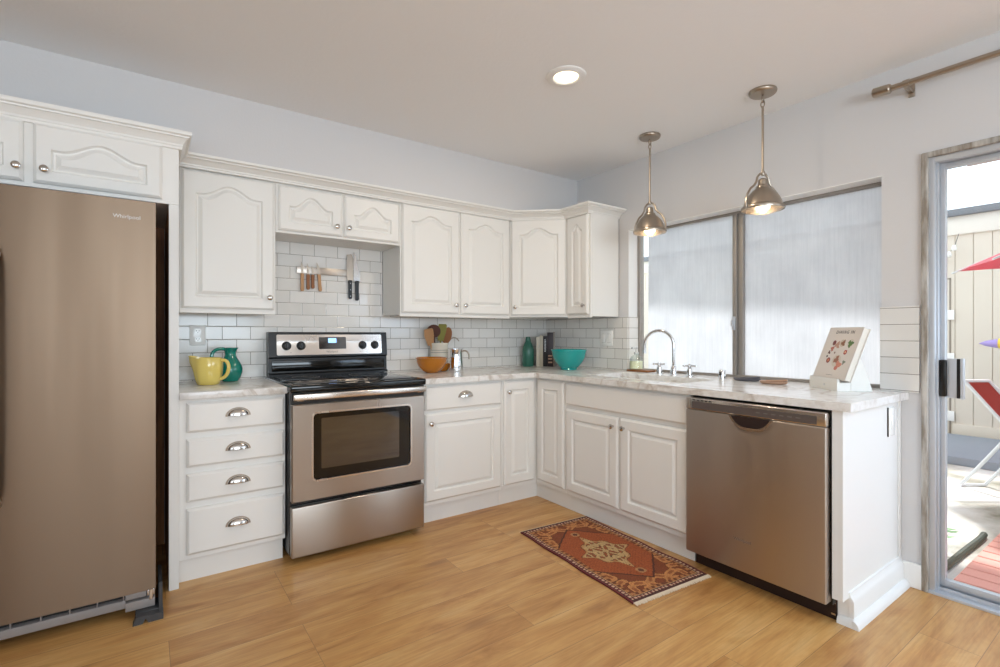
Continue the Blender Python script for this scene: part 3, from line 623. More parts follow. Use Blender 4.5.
# cooktop
bm = B(); FA.box(bm, GX0 - 0.006, GX1 + 0.006, 0.887, 0.925, 0.07, GN + 0.012, 0.010, 4); ct = obj('cooktop', bm, 'blackglass', t)
bm = B(); FA.box(bm, GX0 + 0.03, GX1 - 0.03, 0.9252, 0.9285, 0.15, GN - 0.04, 0.0015); FA.box(bm, GX0 + 0.02, GX1 - 0.02, 0.899, 0.905, GN + 0.010, GN + 0.016, 0.002); obj('glass_panel', bm, 'blackglass', ct)
for u, n, r in ((-2.15, 0.26, 0.08), (-1.78, 0.26, 0.10), (-2.15, 0.53, 0.10), (-1.78, 0.53, 0.08)):
    bm = B(); lathe(bm, [(r - 0.002, 0.9286), (r - 0.002, 0.9289), (r, 0.9289), (r, 0.9286), (r - 0.002, 0.9286)], FA(u, 0, n), (0, 0, 1), 40); obj('burner_ring', bm, 'inkgrey', ct)
# backguard
bm = B(); prism(bm, [(0.022, 0.925), (0.105, 0.925), (0.105, 0.937), (0.088, 0.945), (0.085, 1.035), (0.098, 1.045), (0.082, 1.196), (0.075, 1.202), (0.022, 1.202)], lambda a, b, h: FA(h, b, a), GX0 + 0.012, GX1 + 0.028); bg_ = obj('backguard', bm, 'black', t, True, angle=20)
tilt = (0.098 - 0.082) / (1.196 - 1.045)
def bgn(z): return 0.098 - (z - 1.045) * tilt
def bgpanel(name, u0, u1, z0, z1, th, m, parent, r=0.008):
    bm = B(); prism(bm, rrect(u0, u1, z0, z1, r), lambda a, b, h: FA(a, b, bgn(b) + h), -0.001, th); return obj(name, bm, m, parent, False)
fp = bgpanel('control_panel', -2.282, -1.598, 1.056, 1.186, 0.003, 'steellight', bg_)
bgpanel('display', -2.026, -1.848, 1.092, 1.170, 0.005, 'ovenglass', bg_, 0.005)
bgpanel('clock_window', -1.966, -1.913, 1.132, 1.162, 0.0056, 'lcd', bg_, 0.002)
text('clock_digits', '4:39', 0.018, FA(-1.940, 1.140, bgn(1.142) + 0.006), (1, 0, 0), (0, tilt, 1), 'inkwhite', bg_)
text('brand_badge', 'Whirlpool', 0.018, FA(-1.942, 1.068, bgn(1.068) + 0.0034), (1, 0, 0), (0, tilt, 1), 'inkgrey', bg_)
obj('vent_bar', FA.box(B(), GX0 + 0.03, GX1 + 0.01, 0.955, 1.024, 0.084, 0.092, 0.002), 'blackglass', bg_)
for u in (-2.225, -2.138, -1.735, -1.648):
    c = FA(u, 1.115, bgn(1.115) + 0.003); ax = Vector((0, -1, tilt))
    k = obj('knob', lathe(B(), [(0, 0), (0.028, 0), (0.028, 0.004), (0.023, 0.007), (0.021, 0.020), (0.018, 0.023), (0, 0.023)], c, ax, 28), 'black', bg_)
    bm = B(); FA.box(bm, u - 0.004, u + 0.004, 1.093, 1.137, 0.108, 0.124, 0.002); obj('grip', bm, 'darkgrey', k)
for u in (-2.20, -1.752): lathe_b = lathe(B(), [(0, 0), (0.0025, 0), (0.0025, 0.002), (0, 0.002)], FA(u, 1.072, bgn(1.072) + 0.003), (0, -1, 0), 10); obj('indicator_light', lathe_b, 'inkgrey', bg_)

# ---------------------------------------------------------------- dishwasher
WU0, WU1, WN = 1.894, 2.540, 0.688
t = thing('dishwasher', 'stainless dishwasher with pocket handle in the peninsula', 'dishwasher', (-0.35, -2.217, 0))
obj('tub', FB.box(B(), WU0 + 0.004, WU1 + 0.004, 0.07, 0.872, 0.03, 0.635, 0.004), 'black', t)
dd = obj('door', FB.box(B(), WU0, WU1, 0.085, 0.808, 0.637, WN, 0.006, 3), 'steeldish', t)
text('brand_badge', 'Whirlpool', 0.02, FB(2.19, 0.225, WN + 0.0002), FB.u, (0, 0, 1), 'inkgrey', dd)
# control strip, cut by the pocket
cs = obj('control_strip', FB.box(B(), WU0, WU1, 0.810, 0.868, 0.637, WN, 0.005, 3), 'steellight', t)
bm = B(); prism(bm, [(0.0, 0.0), (WU1 - WU0 - 0.07, 0), (WU1 - WU0 - 0.07, 0.036), (0, 0.036)], lambda a, b, h: FB(WU0 + 0.035 + a, 0.815 + b, h), WN - 0.001, WN + 0.0012); obj('dark_window', bm, 'dishglass', cs, False)
bm = B(); n = 20                                                      # scooped pocket handle under the strip
outer = [(2.125 + 0.205 * k / n, 0.806 - 0.060 * (1 - abs(2 * k / n - 1) ** 3.2)) for k in range(n + 1)]
inner = [(2.137 + 0.181 * k / n, 0.806 - 0.048 * (1 - abs(2 * k / n - 1) ** 3.2)) for k in range(n + 1)]
prism(bm, outer + inner[::-1], lambda a, b, h: FB(a, b, h), WN - 0.002, WN + 0.005); obj('pocket_rim', bm, 'steellight', dd)
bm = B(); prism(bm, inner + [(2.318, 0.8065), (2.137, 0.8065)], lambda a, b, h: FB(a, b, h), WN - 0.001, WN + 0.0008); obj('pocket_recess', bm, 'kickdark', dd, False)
bm = B()
for k in range(5): FB.box(bm, WU0 + 0.04 + k * 0.022, WU0 + 0.054 + k * 0.022, 0.855, 0.860, WN - 0.001, WN + 0.001)
obj('vent_slots', bm, 'black', cs, False)
bm = B()
for k in range(6): FB.box(bm, WU0 + 0.36 + k * 0.034, WU0 + 0.378 + k * 0.034, 0.832, 0.836, WN, WN + 0.0016)
obj('buttons', bm, 'inkgrey', cs, False)
obj('toe_plate', FB.box(B(), WU0 + 0.004, WU1 + 0.006, 0.0, 0.085, 0.05, 0.605, 0.002), 'kickdark', t, False)
for zz in (0.02, 0.068): obj('screw', FB.box(B(), WU1 - 0.012, WU1 + 0.004, zz, zz + 0.008, 0.60, 0.61), 'nickel', t)

# ---------------------------------------------------------------- outlets and switches
def plate(name, label, cat, F, u, z, n, w, h, kind):
    t = thing(name, label, cat, F(u, z, n)); bm = B(); F.box(bm, u - w / 2, u + w / 2, z - h / 2, z + h / 2, n, n + 0.006, 0.002); pl = obj('cover_plate', bm, 'white', t)
    if kind == 'duplex':
        for dz in (0.024, -0.024):
            bm = B(); prism(bm, [(u + 0.017 * math.cos(a) , z + dz + max(-0.0135, min(0.0135, 0.019 * math.sin(a)))) for a in [2 * PI * k / 24 for k in range(24)]], lambda a, b, h_: F(a, b, h_), n + 0.005, n + 0.0085); r = obj('receptacle', bm, 'white', t, False)
            bm = B()
            for du in (-0.006, 0.006): F.box(bm, u + du - 0.0012, u + du + 0.0012, z + dz - 0.001, z + dz + 0.008, n + 0.0084, n + 0.0089)
            cyl(bm, F(u, z + dz - 0.007, n + 0.0084), F(u, z + dz - 0.007, n + 0.0089), 0.0022, 8); obj('slots', bm, 'black', r, False)
    else:
        for du in kind:
            bm = B(); F.box(bm, u + du - 0.017, u + du + 0.017, z - 0.033, z + 0.033, n + 0.005, n + 0.009, 0.002); r = obj('rocker', bm, 'white', t)
            obj('gap_line', F.box(B(), u + du - 0.018, u + du + 0.018, z - 0.034, z + 0.034, n + 0.005, n + 0.0064), 'bkgrey', t, False)
    return t
plate('outlet', 'white duplex outlet on the tiles above the yellow pitcher', 'outlet', FA, -2.697, 1.182, 0.010, 0.082, 0.118, 'duplex')
plate('switch_plate', 'white double switch plate on the tiles right of the turquoise bowl', 'switch', FB, 0.735, 1.157, 0.010, 0.125, 0.118, (-0.028, 0.028))
FE = Frame((0, -2.5892), (1, 0))
t = thing('outlet', 'white outlet on the peninsula end panel near the glass door', 'outlet', FE(-0.128, 0.785, 0)); bm = B(); FE.box(bm, -0.165, -0.092, 0.72, 0.85, 0, 0.007, 0.002); obj('cover_plate', bm, 'white', t)
bm = B(); FE.box(bm, -0.145, -0.112, 0.752, 0.818, 0.006, 0.010, 0.002); obj('receptacle', bm, 'white', t)
obj('painted_shadow', FE.box(B(), -0.168, -0.163, 0.718, 0.852, 0, 0.004), 'black', t, False)  # black strip painted as the shadow along the plate's left edge

# ---------------------------------------------------------------- lamps
def pendant(label, x, y, ang):
    t = thing('pendant_lamp', label, 'lamp', (x, y, H), 'pendant lamps over the sink counter'); o = (x, y, 0)
    obj('canopy', lathe(B(), [(0, H - 0.0005), (0.066, H - 0.0005), (0.068, H - 0.006), (0.066, H - 0.014), (0.060, H - 0.020), (0.02, H - 0.024), (0, H - 0.024)], o, seg=36), 'brushed', t)
    bm = B(); tube(bm, [(x + 0.011 * math.cos(a), y, H - 0.044 + 0.019 * math.sin(a)) for a in [2 * PI * k / 16 for k in range(16)]], 0.0028, 8, True)
    tube(bm, [(x, y + 0.010 * math.cos(a), H - 0.070 + 0.017 * math.sin(a)) for a in [2 * PI * k / 16 for k in range(16)]], 0.0028, 8, True); obj('loop', bm, 'brushed', t)
    obj('rod', cyl(B(), (x, y, H - 0.082), (x, y, 2.03), 0.0062, 14), 'brushed', t)
    sh = obj('shade', lathe(B(), [(0.0, 2.006), (0.016, 2.006), (0.022, 2.0), (0.024, 1.972), (0.034, 1.966), (0.036, 1.955), (0.050, 1.944), (0.070, 1.922), (0.086, 1.893), (0.094, 1.865), (0.103, 1.858), (0.105, 1.850), (0.103, 1.842), (0.099, 1.842), (0.092, 1.855), (0.082, 1.888), (0.062, 1.922), (0.03, 1.944), (0, 1.946)], o, seg=48), 'brushed', t)
    bm = B(); c, s = math.cos(ang), math.sin(ang)
    for sg in (-1, 1):
        prof = [(0.004, 2.036), (0.020, 2.030), (0.036, 2.012), (0.042, 1.988), (0.056, 1.968), (0.080, 1.950), (0.100, 1.918), (0.110, 1.882), (0.108, 1.852)]
        tube(bm, [(x + sg * r * c, y + sg * r * s, z) for r, z in prof], 0.0058, 8)
    lathe(bm, [(0, 2.046), (0.010, 2.044), (0.012, 2.034), (0.008, 2.024), (0, 2.022)], o, seg=16); obj('yoke', bm, 'brushed', t)
    obj('diffuser', lathe(B(), [(0.099, 1.846), (0.085, 1.838), (0.06, 1.830), (0.03, 1.826), (0, 1.825), (0, 1.828), (0.03, 1.829), (0.06, 1.833), (0.085, 1.841), (0.099, 1.849)], o, seg=48), 'lens', t)
    obj('bulb', lathe(B(), [(0, 1.858), (0.02, 1.862), (0.03, 1.88), (0.028, 1.90), (0.014, 1.925), (0.013, 1.946)], o, seg=24), 'glow', t)
    l = lamp('bulb_light', 'POINT', (0, 0, 1.836 - H), (0, 0, 0), 1.5, (1, 0.8, 0.55), shadow_soft_size=0.02); l.parent = t
    return t
pendant('brushed nickel dome pendant lamp nearer the corner cabinets', -0.295, -1.365, -1.435)
pendant('brushed nickel dome pendant lamp nearer the glass door', -0.298, -2.088, 2.82)
lx, ly = -1.245, -1.6
t = thing('recessed_light', 'lit recessed ceiling light with white trim ring', 'lamp', (lx, ly, H))
obj('trim_ring', lathe(B(), [(0.060, H - 0.001), (0.060, H - 0.006), (0.066, H - 0.011), (0.090, H - 0.009), (0.098, H - 0.004), (0.099, H - 0.0005), (0.060, H - 0.001)], (lx, ly, 0), seg=48), 'trimw', t)
obj('lens', lathe(B(), [(0, H - 0.004), (0.061, H - 0.004), (0.061, H - 0.001), (0, H - 0.001)], (lx, ly, 0), seg=40), 'glow', t)
l = lamp('recessed_beam', 'AREA', (0, 0, -0.02), (0, 0, 0), 8, (1, 0.85, 0.65), 0.1); l.data.shape = 'DISK'; l.parent = t

# curtain rod
t = thing('curtain_rod', 'brushed nickel curtain rod with cylinder finial above the glass door', 'curtain rod', (-0.08, -3.9, 2.35))
bm = B(); cyl(bm, (-0.08, -2.58, 2.348), (-0.08, -3.8, 2.348), 0.0135, 16); cyl(bm, (-0.08, -3.75, 2.348), (-0.08, -5.25, 2.348), 0.0095, 16); obj('rod', bm, 'brushed', t)
obj('finial', lathe(B(), [(0, 0), (0.019, 0), (0.0225, 0.004), (0.0225, 0.066), (0.018, 0.072), (0.013, 0.074), (0.013, 0.082), (0, 0.082)], (-0.08, -2.505, 2.352), (0, -1, -0.05), 24), 'brushed', t)
for y in (-2.635, -5.1):
    bm = B(); box(bm, -0.012, 0.0, y - 0.012, y + 0.012, 2.305, 2.365, 0.002); box(bm, -0.088, -0.008, y - 0.008, y + 0.008, 2.322, 2.334, 0.002); lathe(bm, [(0.012, -0.012), (0.0165, -0.012), (0.0165, 0.012), (0.012, 0.012)], (-0.08, y, 2.348), (0, 1, 0), 20); obj('bracket', bm, 'brushed', t)

# ---------------------------------------------------------------- knives on the wall
t = thing('knife_strip', 'stainless magnetic knife strip on the tiles above the range', 'knife rack', (-1.95, -0.012, 1.608))
obj('bar', FA.box(B(), -2.148, -1.742, 1.586, 1.632, 0.010, 0.024, 0.002), 'steel', t)
NK = 0.0245
def knife(label, u, zt, zg, zb, wd, m, shape, lean=0.0):
    t = thing('knife', label, 'knife', FA(u, zg, NK), 'knives on the magnetic strip')
    if shape == 'chef': P = [(-wd / 2, zg), (wd / 2, zg), (wd / 2, zg + 0.02), (wd / 2 - 0.003, zg + 0.06), (-wd * 0.2, zt - 0.02), (-wd / 2 + 0.004, zt), (-wd / 2, zt - 0.004)]
    elif shape == 'slab': P = [(-wd / 2, zg), (wd / 2, zg), (wd / 2, zt - 0.03), (wd * 0.25, zt - 0.004), (wd * 0.1, zt), (-wd / 2, zt - 0.008)]
    else: P = [(-wd / 2, zg), (wd / 2, zg), (wd / 2, zg + (zt - zg) * 0.6), (-wd / 2 + 0.001, zt), (-wd / 2, zt - 0.002)]
    R_ = lambda a, b: (u + a + lean * (b - zg), b)
    bm = B(); prism(bm, [R_(a, b) for a, b in P], lambda a, b, h: FA(a, b, h), NK, NK + 0.0022); obj('blade', bm, 'brushed' if shape != 'chef' else 'nickel', t, False)
    hw = 0.0125 if shape != 'paring' else 0.0105
    Q = [(-hw, zg + 0.004), (hw, zg + 0.004), (hw * 0.85, (zg + zb) / 2), (hw * 1.05, zb + 0.012), (hw * 0.7, zb), (-hw * 0.6, zb), (-hw, zb + 0.01), (-hw * 0.9, (zg + zb) / 2)]
    bm = B(); prism(bm, [R_(a, b) for a, b in Q], lambda a, b, h: FA(a, b, h), NK - 0.006, NK + 0.010); bmesh.ops.bevel(bm, geom=bm.edges, offset=0.002, segments=2, affect='EDGES'); hd = obj('handle', bm, m, t)
    if shape == 'slab':
        for f in (0.15, 0.5, 0.85): z = zg + (zb - zg) * f; obj('rivet', cyl(B(), FA(u, z, NK + 0.009), FA(u, z, NK + 0.0112), 0.0032, 10), 'nickel', hd)
knife('broad bladed chef knife with black riveted handle on the knife strip', -1.798, 1.742, 1.557, 1.432, 0.046, 'black', 'slab')
knife('pointed chef knife with plain black handle at the right end of the strip', -1.750, 1.756, 1.556, 1.422, 0.046, 'black', 'chef')
knife('small paring knife with pale wooden handle leftmost on the strip', -2.114, 1.665, 1.582, 1.470, 0.014, 'woodlight', 'paring')
knife('small paring knife with reddish wooden handle second from the strip left end', -2.077, 1.655, 1.578, 1.482, 0.014, 'woodmid', 'paring')
knife('small paring knife with short brown handle third from the strip left end', -2.047, 1.640, 1.578, 1.490, 0.014, 'woodmid', 'paring')
knife('small knife with leaning tan wooden handle fourth from the strip left end', -2.008, 1.665, 1.582, 1.474, 0.016, 'woodlight', 'paring', -0.08)

# ---------------------------------------------------------------- things on the left worktop
CZ = 0.9155
def handle_tube(P, r, m, parent, rs=None): return obj('handle', tube(B(), P, r, 10, rs=rs), m, parent)
def bez(P, n=16):
    out = []
    for k in range(n + 1):
        q = [Vector(p) for p in P]; tt = k / n
        while len(q) > 1: q = [a.lerp(b, tt) for a, b in zip(q, q[1:])]
        out.append(q[0])
    return out
yx, yy = -2.668, -0.30; dl = Vector((-0.93, 0.36, 0)).normalized(); dl = Vector((-0.86, 0.5, 0)).normalized()
t = thing('pitcher', 'squat yellow ceramic pitcher on the left countertop', 'pitcher', (yx, yy, CZ))
bm = B(); seg = 48; rings = []
prof = [(0.046, 0), (0.052, 0.003), (0.061, 0.03), (0.067, 0.06), (0.070, 0.095), (0.070, 0.12), (0.066, 0.138), (0.064, 0.146), (0.061, 0.146), (0.062, 0.135), (0.065, 0.11), (0.06, 0.05), (0.045, 0.01)]
for i, (r, h) in enumerate(prof):
    ring = []
    for k in range(seg):
        a = 2 * PI * k / seg; d = Vector((math.cos(a), math.sin(a), 0)); f = max(0, d.dot(dl)); lift = 0
        sp = f ** 10 * max(0, (h - 0.06) / 0.09); fl = 1 + 0.022 * math.cos(8 * a) * (1 if h < 0.12 else 0.3)
        rr = r * fl + 0.040 * sp; lift = 0.012 * f ** 10 if h > 0.13 else 0
        ring.append(bm.verts.new(Vector((yx, yy, CZ + h + lift)) + d * rr))
    rings.append(ring)
for A, C in zip(rings, rings[1:]):
    for k in range(seg): bm.faces.new((A[k], A[(k + 1) % seg], C[(k + 1) % seg], C[k]))
bm.faces.new(rings[0][::-1]); bm.faces.new(rings[-1]); obj('body', bm, 'yellow', t, True, angle=60)
c = Vector((yx, yy, CZ)); z = lambda h: Vector((0, 0, h))
handle_tube(bez([c - dl * 0.062 + z(0.128), c - dl * 0.10 + z(0.15), c - dl * 0.125 + z(0.10), c - dl * 0.105 + z(0.03), c - dl * 0.055 + z(0.03)]), 0.009, 'yellow', t)
tx, ty = -2.545, -0.155; dh = Vector((-0.9, -0.3, 0)).normalized()
t = thing('pitcher', 'tall teal ceramic pitcher with narrow neck behind the yellow one', 'pitcher', (tx, ty, CZ))
obj('body', lathe(B(), [(0, 0), (0.040, 0), (0.044, 0.004), (0.053, 0.02), (0.063, 0.05), (0.065, 0.07), (0.060, 0.092), (0.046, 0.118), (0.033, 0.140), (0.029, 0.155), (0.030, 0.172), (0.037, 0.186), (0.043, 0.194), (0.040, 0.195), (0.033, 0.186), (0.025, 0.165), (0.025, 0.14), (0, 0.14)], (tx, ty, CZ), seg=48), 'teal', t, True, angle=60)
c = Vector((tx, ty, CZ)); handle_tube(bez([c + dh * 0.034 + z(0.188), c + dh * 0.085 + z(0.198), c + dh * 0.125 + z(0.17), c + dh * 0.11 + z(0.11), c + dh * 0.055 + z(0.075)]), 0.0095, 'teal', t)

# ---------------------------------------------------------------- things on the long worktop, back run
ax, ay = -1.293, -0.26
t = thing('mixing_bowl', 'amber glass mixing bowl right of the range', 'bowl', (ax, ay, CZ))
obj('bowl', lathe(B(), [(0, 0), (0.042, 0), (0.046, 0.003), (0.068, 0.018), (0.092, 0.045), (0.106, 0.075), (0.111, 0.100), (0.116, 0.104), (0.117, 0.108), (0.112, 0.109), (0.107, 0.105), (0.101, 0.075), (0.086, 0.046), (0.06, 0.02), (0, 0.008)], (ax, ay, CZ), seg=56), 'amber', t, True, angle=60)
t = thing('small_bowl', 'small amber glass dish half hidden behind the mixing bowl', 'bowl', (-1.125, -0.205, CZ))
obj('bowl', lathe(B(), [(0, 0), (0.028, 0), (0.044, 0.015), (0.051, 0.04), (0.053, 0.057), (0.049, 0.057), (0.044, 0.03), (0, 0.008)], (-1.145, -0.16, CZ), seg=40), 'amber', t, True, angle=60)
kx, ky = -1.138, -0.088
t = thing('utensil_crock', 'cream ceramic utensil crock with dark bands', 'crock', (kx, ky, CZ))
cr = obj('crock', lathe(B(), [(0, 0), (0.062, 0), (0.066, 0.004), (0.067, 0.19), (0.071, 0.197), (0.071, 0.207), (0.064, 0.208), (0.06, 0.2), (0.06, 0.012), (0, 0.012)], (kx, ky, CZ), seg=48), 'crock', t, True, angle=40)
bm = B()
for h in (0.10, 0.135, 0.152): lathe(bm, [(0.0668, h), (0.0676, h), (0.0676, h + 0.003), (0.0668, h + 0.003)], (kx, ky, CZ), seg=48)
obj('bands', bm, 'band', t)
def utensil(label, cat, name, du, dn, top, bx, m, head, hw, hh, tw=0.3):
    b = Vector((kx + bx, ky + 0.02, CZ + 0.03)); e = Vector((kx + du, ky - dn, CZ + top)); d = (e - b).normalized()
    t = thing(name, label, cat, b, 'utensils standing in the crock'); obj('handle', tube(B(), [b, b.lerp(e, 0.5), e - d * hh * 0.9], 0.0055, 8), m, t)
    s = Vector((math.cos(tw), math.sin(tw), 0)); s = (s - d * s.dot(d)).normalized(); nn = d.cross(s)
    bm = B(); P = []
    for k in range(20):
        a = 2 * PI * k / 20; q = math.sin(a); P.append((hw * math.cos(a) * (1.0 if q > 0 or head == 'spoon' else 0.8), hh * 0.5 * q))
    if head == 'flat': P = [(-hw * 0.6, -hh / 2), (hw * 0.6, -hh / 2), (hw, hh * 0.1), (hw, hh * 0.42), (hw * 0.8, hh / 2), (-hw * 0.8, hh * 0.46), (-hw, hh * 0.1)]
    o = e - d * hh * 0.5; prism(bm, P, lambda a, b2, h: o + s * a + d * b2 + nn * (h + (0.006 * (1 - (a / hw) ** 2) if head == 'spoon' else 0)), -0.003, 0.003); obj('head', bm, m, t)
utensil('pale wooden spatula leaning left in the crock', 'spatula', 'spatula', -0.105, 0.02, 0.315, -0.03, 'woodlight', 'flat', 0.036, 0.13, -0.6)
utensil('dark wooden spoon with wide round head in the crock', 'spoon', 'wooden_spoon', -0.048, -0.005, 0.345, -0.012, 'wooddark', 'spoon', 0.052, 0.10, -0.6)
utensil('olive green spatula in the middle of the crock', 'spatula', 'spatula', 0.012, 0.03, 0.352, 0.0, 'olive', 'flat', 0.034, 0.13, -0.6)
utensil('brown slotted wooden spoon leaning right in the crock', 'spoon', 'wooden_spoon', 0.056, 0.05, 0.325, 0.018, 'woodmid', 'spoon', 0.036, 0.13, -0.6)
utensil('dark brown spoon furthest right in the crock', 'spoon', 'wooden_spoon', 0.088, -0.02, 0.312, 0.032, 'wooddark', 'spoon', 0.030, 0.11, -0.6)
c = Vector((kx, ky, CZ)); t = thing('ladle', 'steel ladle handle hooking over the crock rim', 'ladle', (kx + 0.03, ky - 0.02, CZ + 0.05))
obj('handle', tube(B(), bez([c + Vector((0.0, -0.01, 0.05)), c + Vector((0.05, -0.02, 0.21)), c + Vector((0.075, -0.03, 0.26)), c + Vector((0.125, -0.03, 0.265)), c + Vector((0.155, -0.03, 0.22))]), 0.005, 8), 'brushed', t)
obj('ladle_cup', lathe(B(), [(0, 0), (0.02, 0.004), (0.03, 0.02), (0.027, 0.02), (0.018, 0.007), (0, 0.003)], c + Vector((-0.005, -0.005, 0.028)), seg=20), 'brushed', t)
mx, my = -1.092, -0.262
t = thing('metal_pitcher', 'polished steel pitcher with curved side handle on the back counter', 'pitcher', (mx, my, CZ))
obj('body', lathe(B(), [(0, 0), (0.050, 0), (0.051, 0.004), (0.049, 0.05), (0.044, 0.11), (0.043, 0.15), (0.046, 0.165), (0.043, 0.165), (0.041, 0.14), (0.046, 0.05), (0, 0.006)], (mx, my, CZ), seg=40), 'chrome', t, True, angle=50)
c = Vector((mx, my, CZ)); hdv = Vector((0.82, -0.57, 0)); handle_tube(bez([c + hdv * 0.043 + z(0.145), c + hdv * 0.075 + z(0.165), c + hdv * 0.10 + z(0.14), c + hdv * 0.095 + z(0.09)]), 0.006, 'brushed', t)
gx, gy = -0.30, -0.115
t = thing('bottle', 'dark green glass bottle in front of the corner tiles', 'bottle', (gx, gy, CZ))
obj('body', lathe(B(), [(0, 0), (0.046, 0), (0.050, 0.005), (0.050, 0.13), (0.045, 0.165), (0.032, 0.195), (0.024, 0.21), (0.023, 0.232), (0.018, 0.232), (0.018, 0.21), (0, 0.20)], (gx, gy, CZ), seg=40), 'green', t, True, angle=50)
obj('stopper', lathe(B(), [(0, 0.214), (0.0178, 0.214), (0.021, 0.236), (0.018, 0.250), (0, 0.252)], (gx, gy, CZ), seg=24), 'green', t)
BC = Vector((-0.158, -0.178, CZ)); BU = Vector((0.77, -0.64, 0)).normalized(); BN = Vector((BU.y, -BU.x, 0)); BM = Matrix((BU, BN, Vector((0, 0, 1)))).transposed().to_4x4(); BM.translation = BC
def bbox(bm, x0, x1, n0, n1, z0, z1, bev=0.0): return box(bm, x0, x1, n0, n1, z0, z1, bev, 2, BM)
def book(label, x0, x1, n1, h, m):
    t = thing('book', label, 'book', BM @ Vector(((x0 + x1) / 2, 0, 0)), 'books standing in the corner'); n0 = -0.07
    bm = B(); bbox(bm, x0, x0 + 0.0025, n0, n1, 0, h, 0.0008); bbox(bm, x1 - 0.0025, x1, n0, n1, 0, h, 0.0008); bbox(bm, x0, x1, n1 - 0.003, n1, 0, h, 0.001); obj('cover', bm, m, t)
    obj('pages', bbox(B(), x0 + 0.0025, x1 - 0.0025, n0 + 0.004, n1 - 0.003, 0.003, h - 0.004), 'page', t, False)
    return t
book('thin off white book leftmost in the corner row', -0.080, -0.053, 0.070, 0.250, 'bkwhite')
book('cream book second in the corner row', -0.052, -0.024, 0.066, 0.262, 'bkcream')
b3 = book('black book with white spine lettering in the corner row', -0.023, 0.011, 0.068, 0.258, 'bkblack')
bm = B()
for k in range(9): bbox(bm, -0.011, -0.002 + 0.002 * (k % 2), 0.0675, 0.0686, 0.125 + k * 0.012, 0.132 + k * 0.012)
obj('spine_lettering', bm, 'inkwhite', b3, False)
b4 = book('thick tall dark book in the corner row', 0.012, 0.062, 0.072, 0.288, 'bkdark')
bm = B()
for k, hh in enumerate((0.03, 0.06, 0.085)): bbox(bm, 0.02, 0.054, 0.0718, 0.0726, hh, hh + 0.012)
obj('spine_pattern', bm, 'clay', b4, False)
book('slim grey book rightmost in the corner row', 0.063, 0.077, 0.062, 0.292, 'bkgrey')
bx, by = -0.285, -0.60
t = thing('serving_bowl', 'large turquoise ceramic bowl in the counter corner', 'bowl', (bx, by, CZ))
obj('bowl', lathe(B(), [(0, 0), (0.062, 0), (0.066, 0.004), (0.062, 0.012), (0.078, 0.026), (0.108, 0.062), (0.126, 0.10), (0.134, 0.140), (0.140, 0.150), (0.138, 0.155), (0.131, 0.152), (0.120, 0.10), (0.10, 0.06), (0.07, 0.028), (0, 0.018)], (bx, by, CZ), seg=64), 'turq', t, True, angle=60)
# soap by the sink
sx, sy = 0.012, -1.02
tag(obj('soap_tray', box(B(), sx - 0.05, sx + 0.05, sy - 0.12, sy + 0.066, CZ, CZ + 0.012, 0.004), 'woodmid', None, loc=(sx, sy, CZ)), 'slim wooden tray under the soap dispenser', 'tray')
t = thing('soap_dispenser', 'clear pump bottle of pale yellow soap on the wooden tray', 'soap dispenser', (sx, sy + 0.014, CZ + 0.0125)); so = (sx, sy + 0.014, CZ + 0.0125)
obj('bottle', lathe(B(), [(0, 0), (0.044, 0), (0.047, 0.004), (0.047, 0.078), (0.036, 0.098), (0.016, 0.11), (0.016, 0.118), (0.0145, 0.118), (0.0145, 0.108), (0.034, 0.096), (0.0455, 0.077), (0.0455, 0.005), (0, 0.002)], so, seg=36), 'glass', t, True, angle=50)
obj('soap', lathe(B(), [(0, 0.0025), (0.045, 0.0055), (0.045, 0.062), (0, 0.062)], so, seg=36), 'soap', t)
bm = B(); so = Vector(so); cyl(bm, so + z(0.112), so + z(0.128), 0.0185, 20); cyl(bm, so + z(0.128), so + z(0.16), 0.006, 12); tube(bm, [so + z(0.16) + Vector((0.012, 0, 0)), so + z(0.163), so + z(0.158) + Vector((-0.05, 0, 0))], 0.0065, 10); cyl(bm, so + z(0.01), so + z(0.115), 0.003, 8); obj('pump', bm, 'clear', t)
# spoon rests
def rest(label, x, y, ang, m):
    t = thing('spoon_rest', label, 'spoon rest', (x, y, CZ), 'spoon rests by the window'); c, s = math.cos(ang), math.sin(ang); bm = B(); rings = []; n = 32
    for f, h in ((0.7, 0), (0.9, 0.003), (1.0, 0.013), (1.0, 0.015), (0.95, 0.014), (0.82, 0.006), (0.4, 0.004)):
        ring = []
        for k in range(n):
            a = 2 * PI * k / n; px = 0.066 * math.cos(a) * f * (1 + 0.25 * max(0, math.cos(a)) ** 6); py = 0.042 * math.sin(a) * f; ring.append(bm.verts.new((x + px * c - py * s, y + px * s + py * c, CZ + h)))
        rings.append(ring)
    for A, C in zip(rings, rings[1:]):
        for k in range(n): bm.faces.new((A[k], A[(k + 1) % n], C[(k + 1) % n], C[k]))
    bm.faces.new(rings[0][::-1]); bm.faces.new(rings[-1]); obj('dish', bm, m, t, True, angle=50)
    bm = B(); tube(bm, [(x + px * c - py * s, y + px * s + py * c, CZ + hh) for px, py, hh in ((-0.03, 0.0, 0.014), (0.02, 0.005, 0.017), (0.075, 0.01, 0.023))], 0.006, 8); obj('rib', bm, m, t)
rest('dark slate spoon rest left of the tan one', -0.075, -1.875, -1.35, 'slate')
rest('tan clay spoon rest between dark rest and cookbook', -0.135, -2.055, -1.5, 'clay')

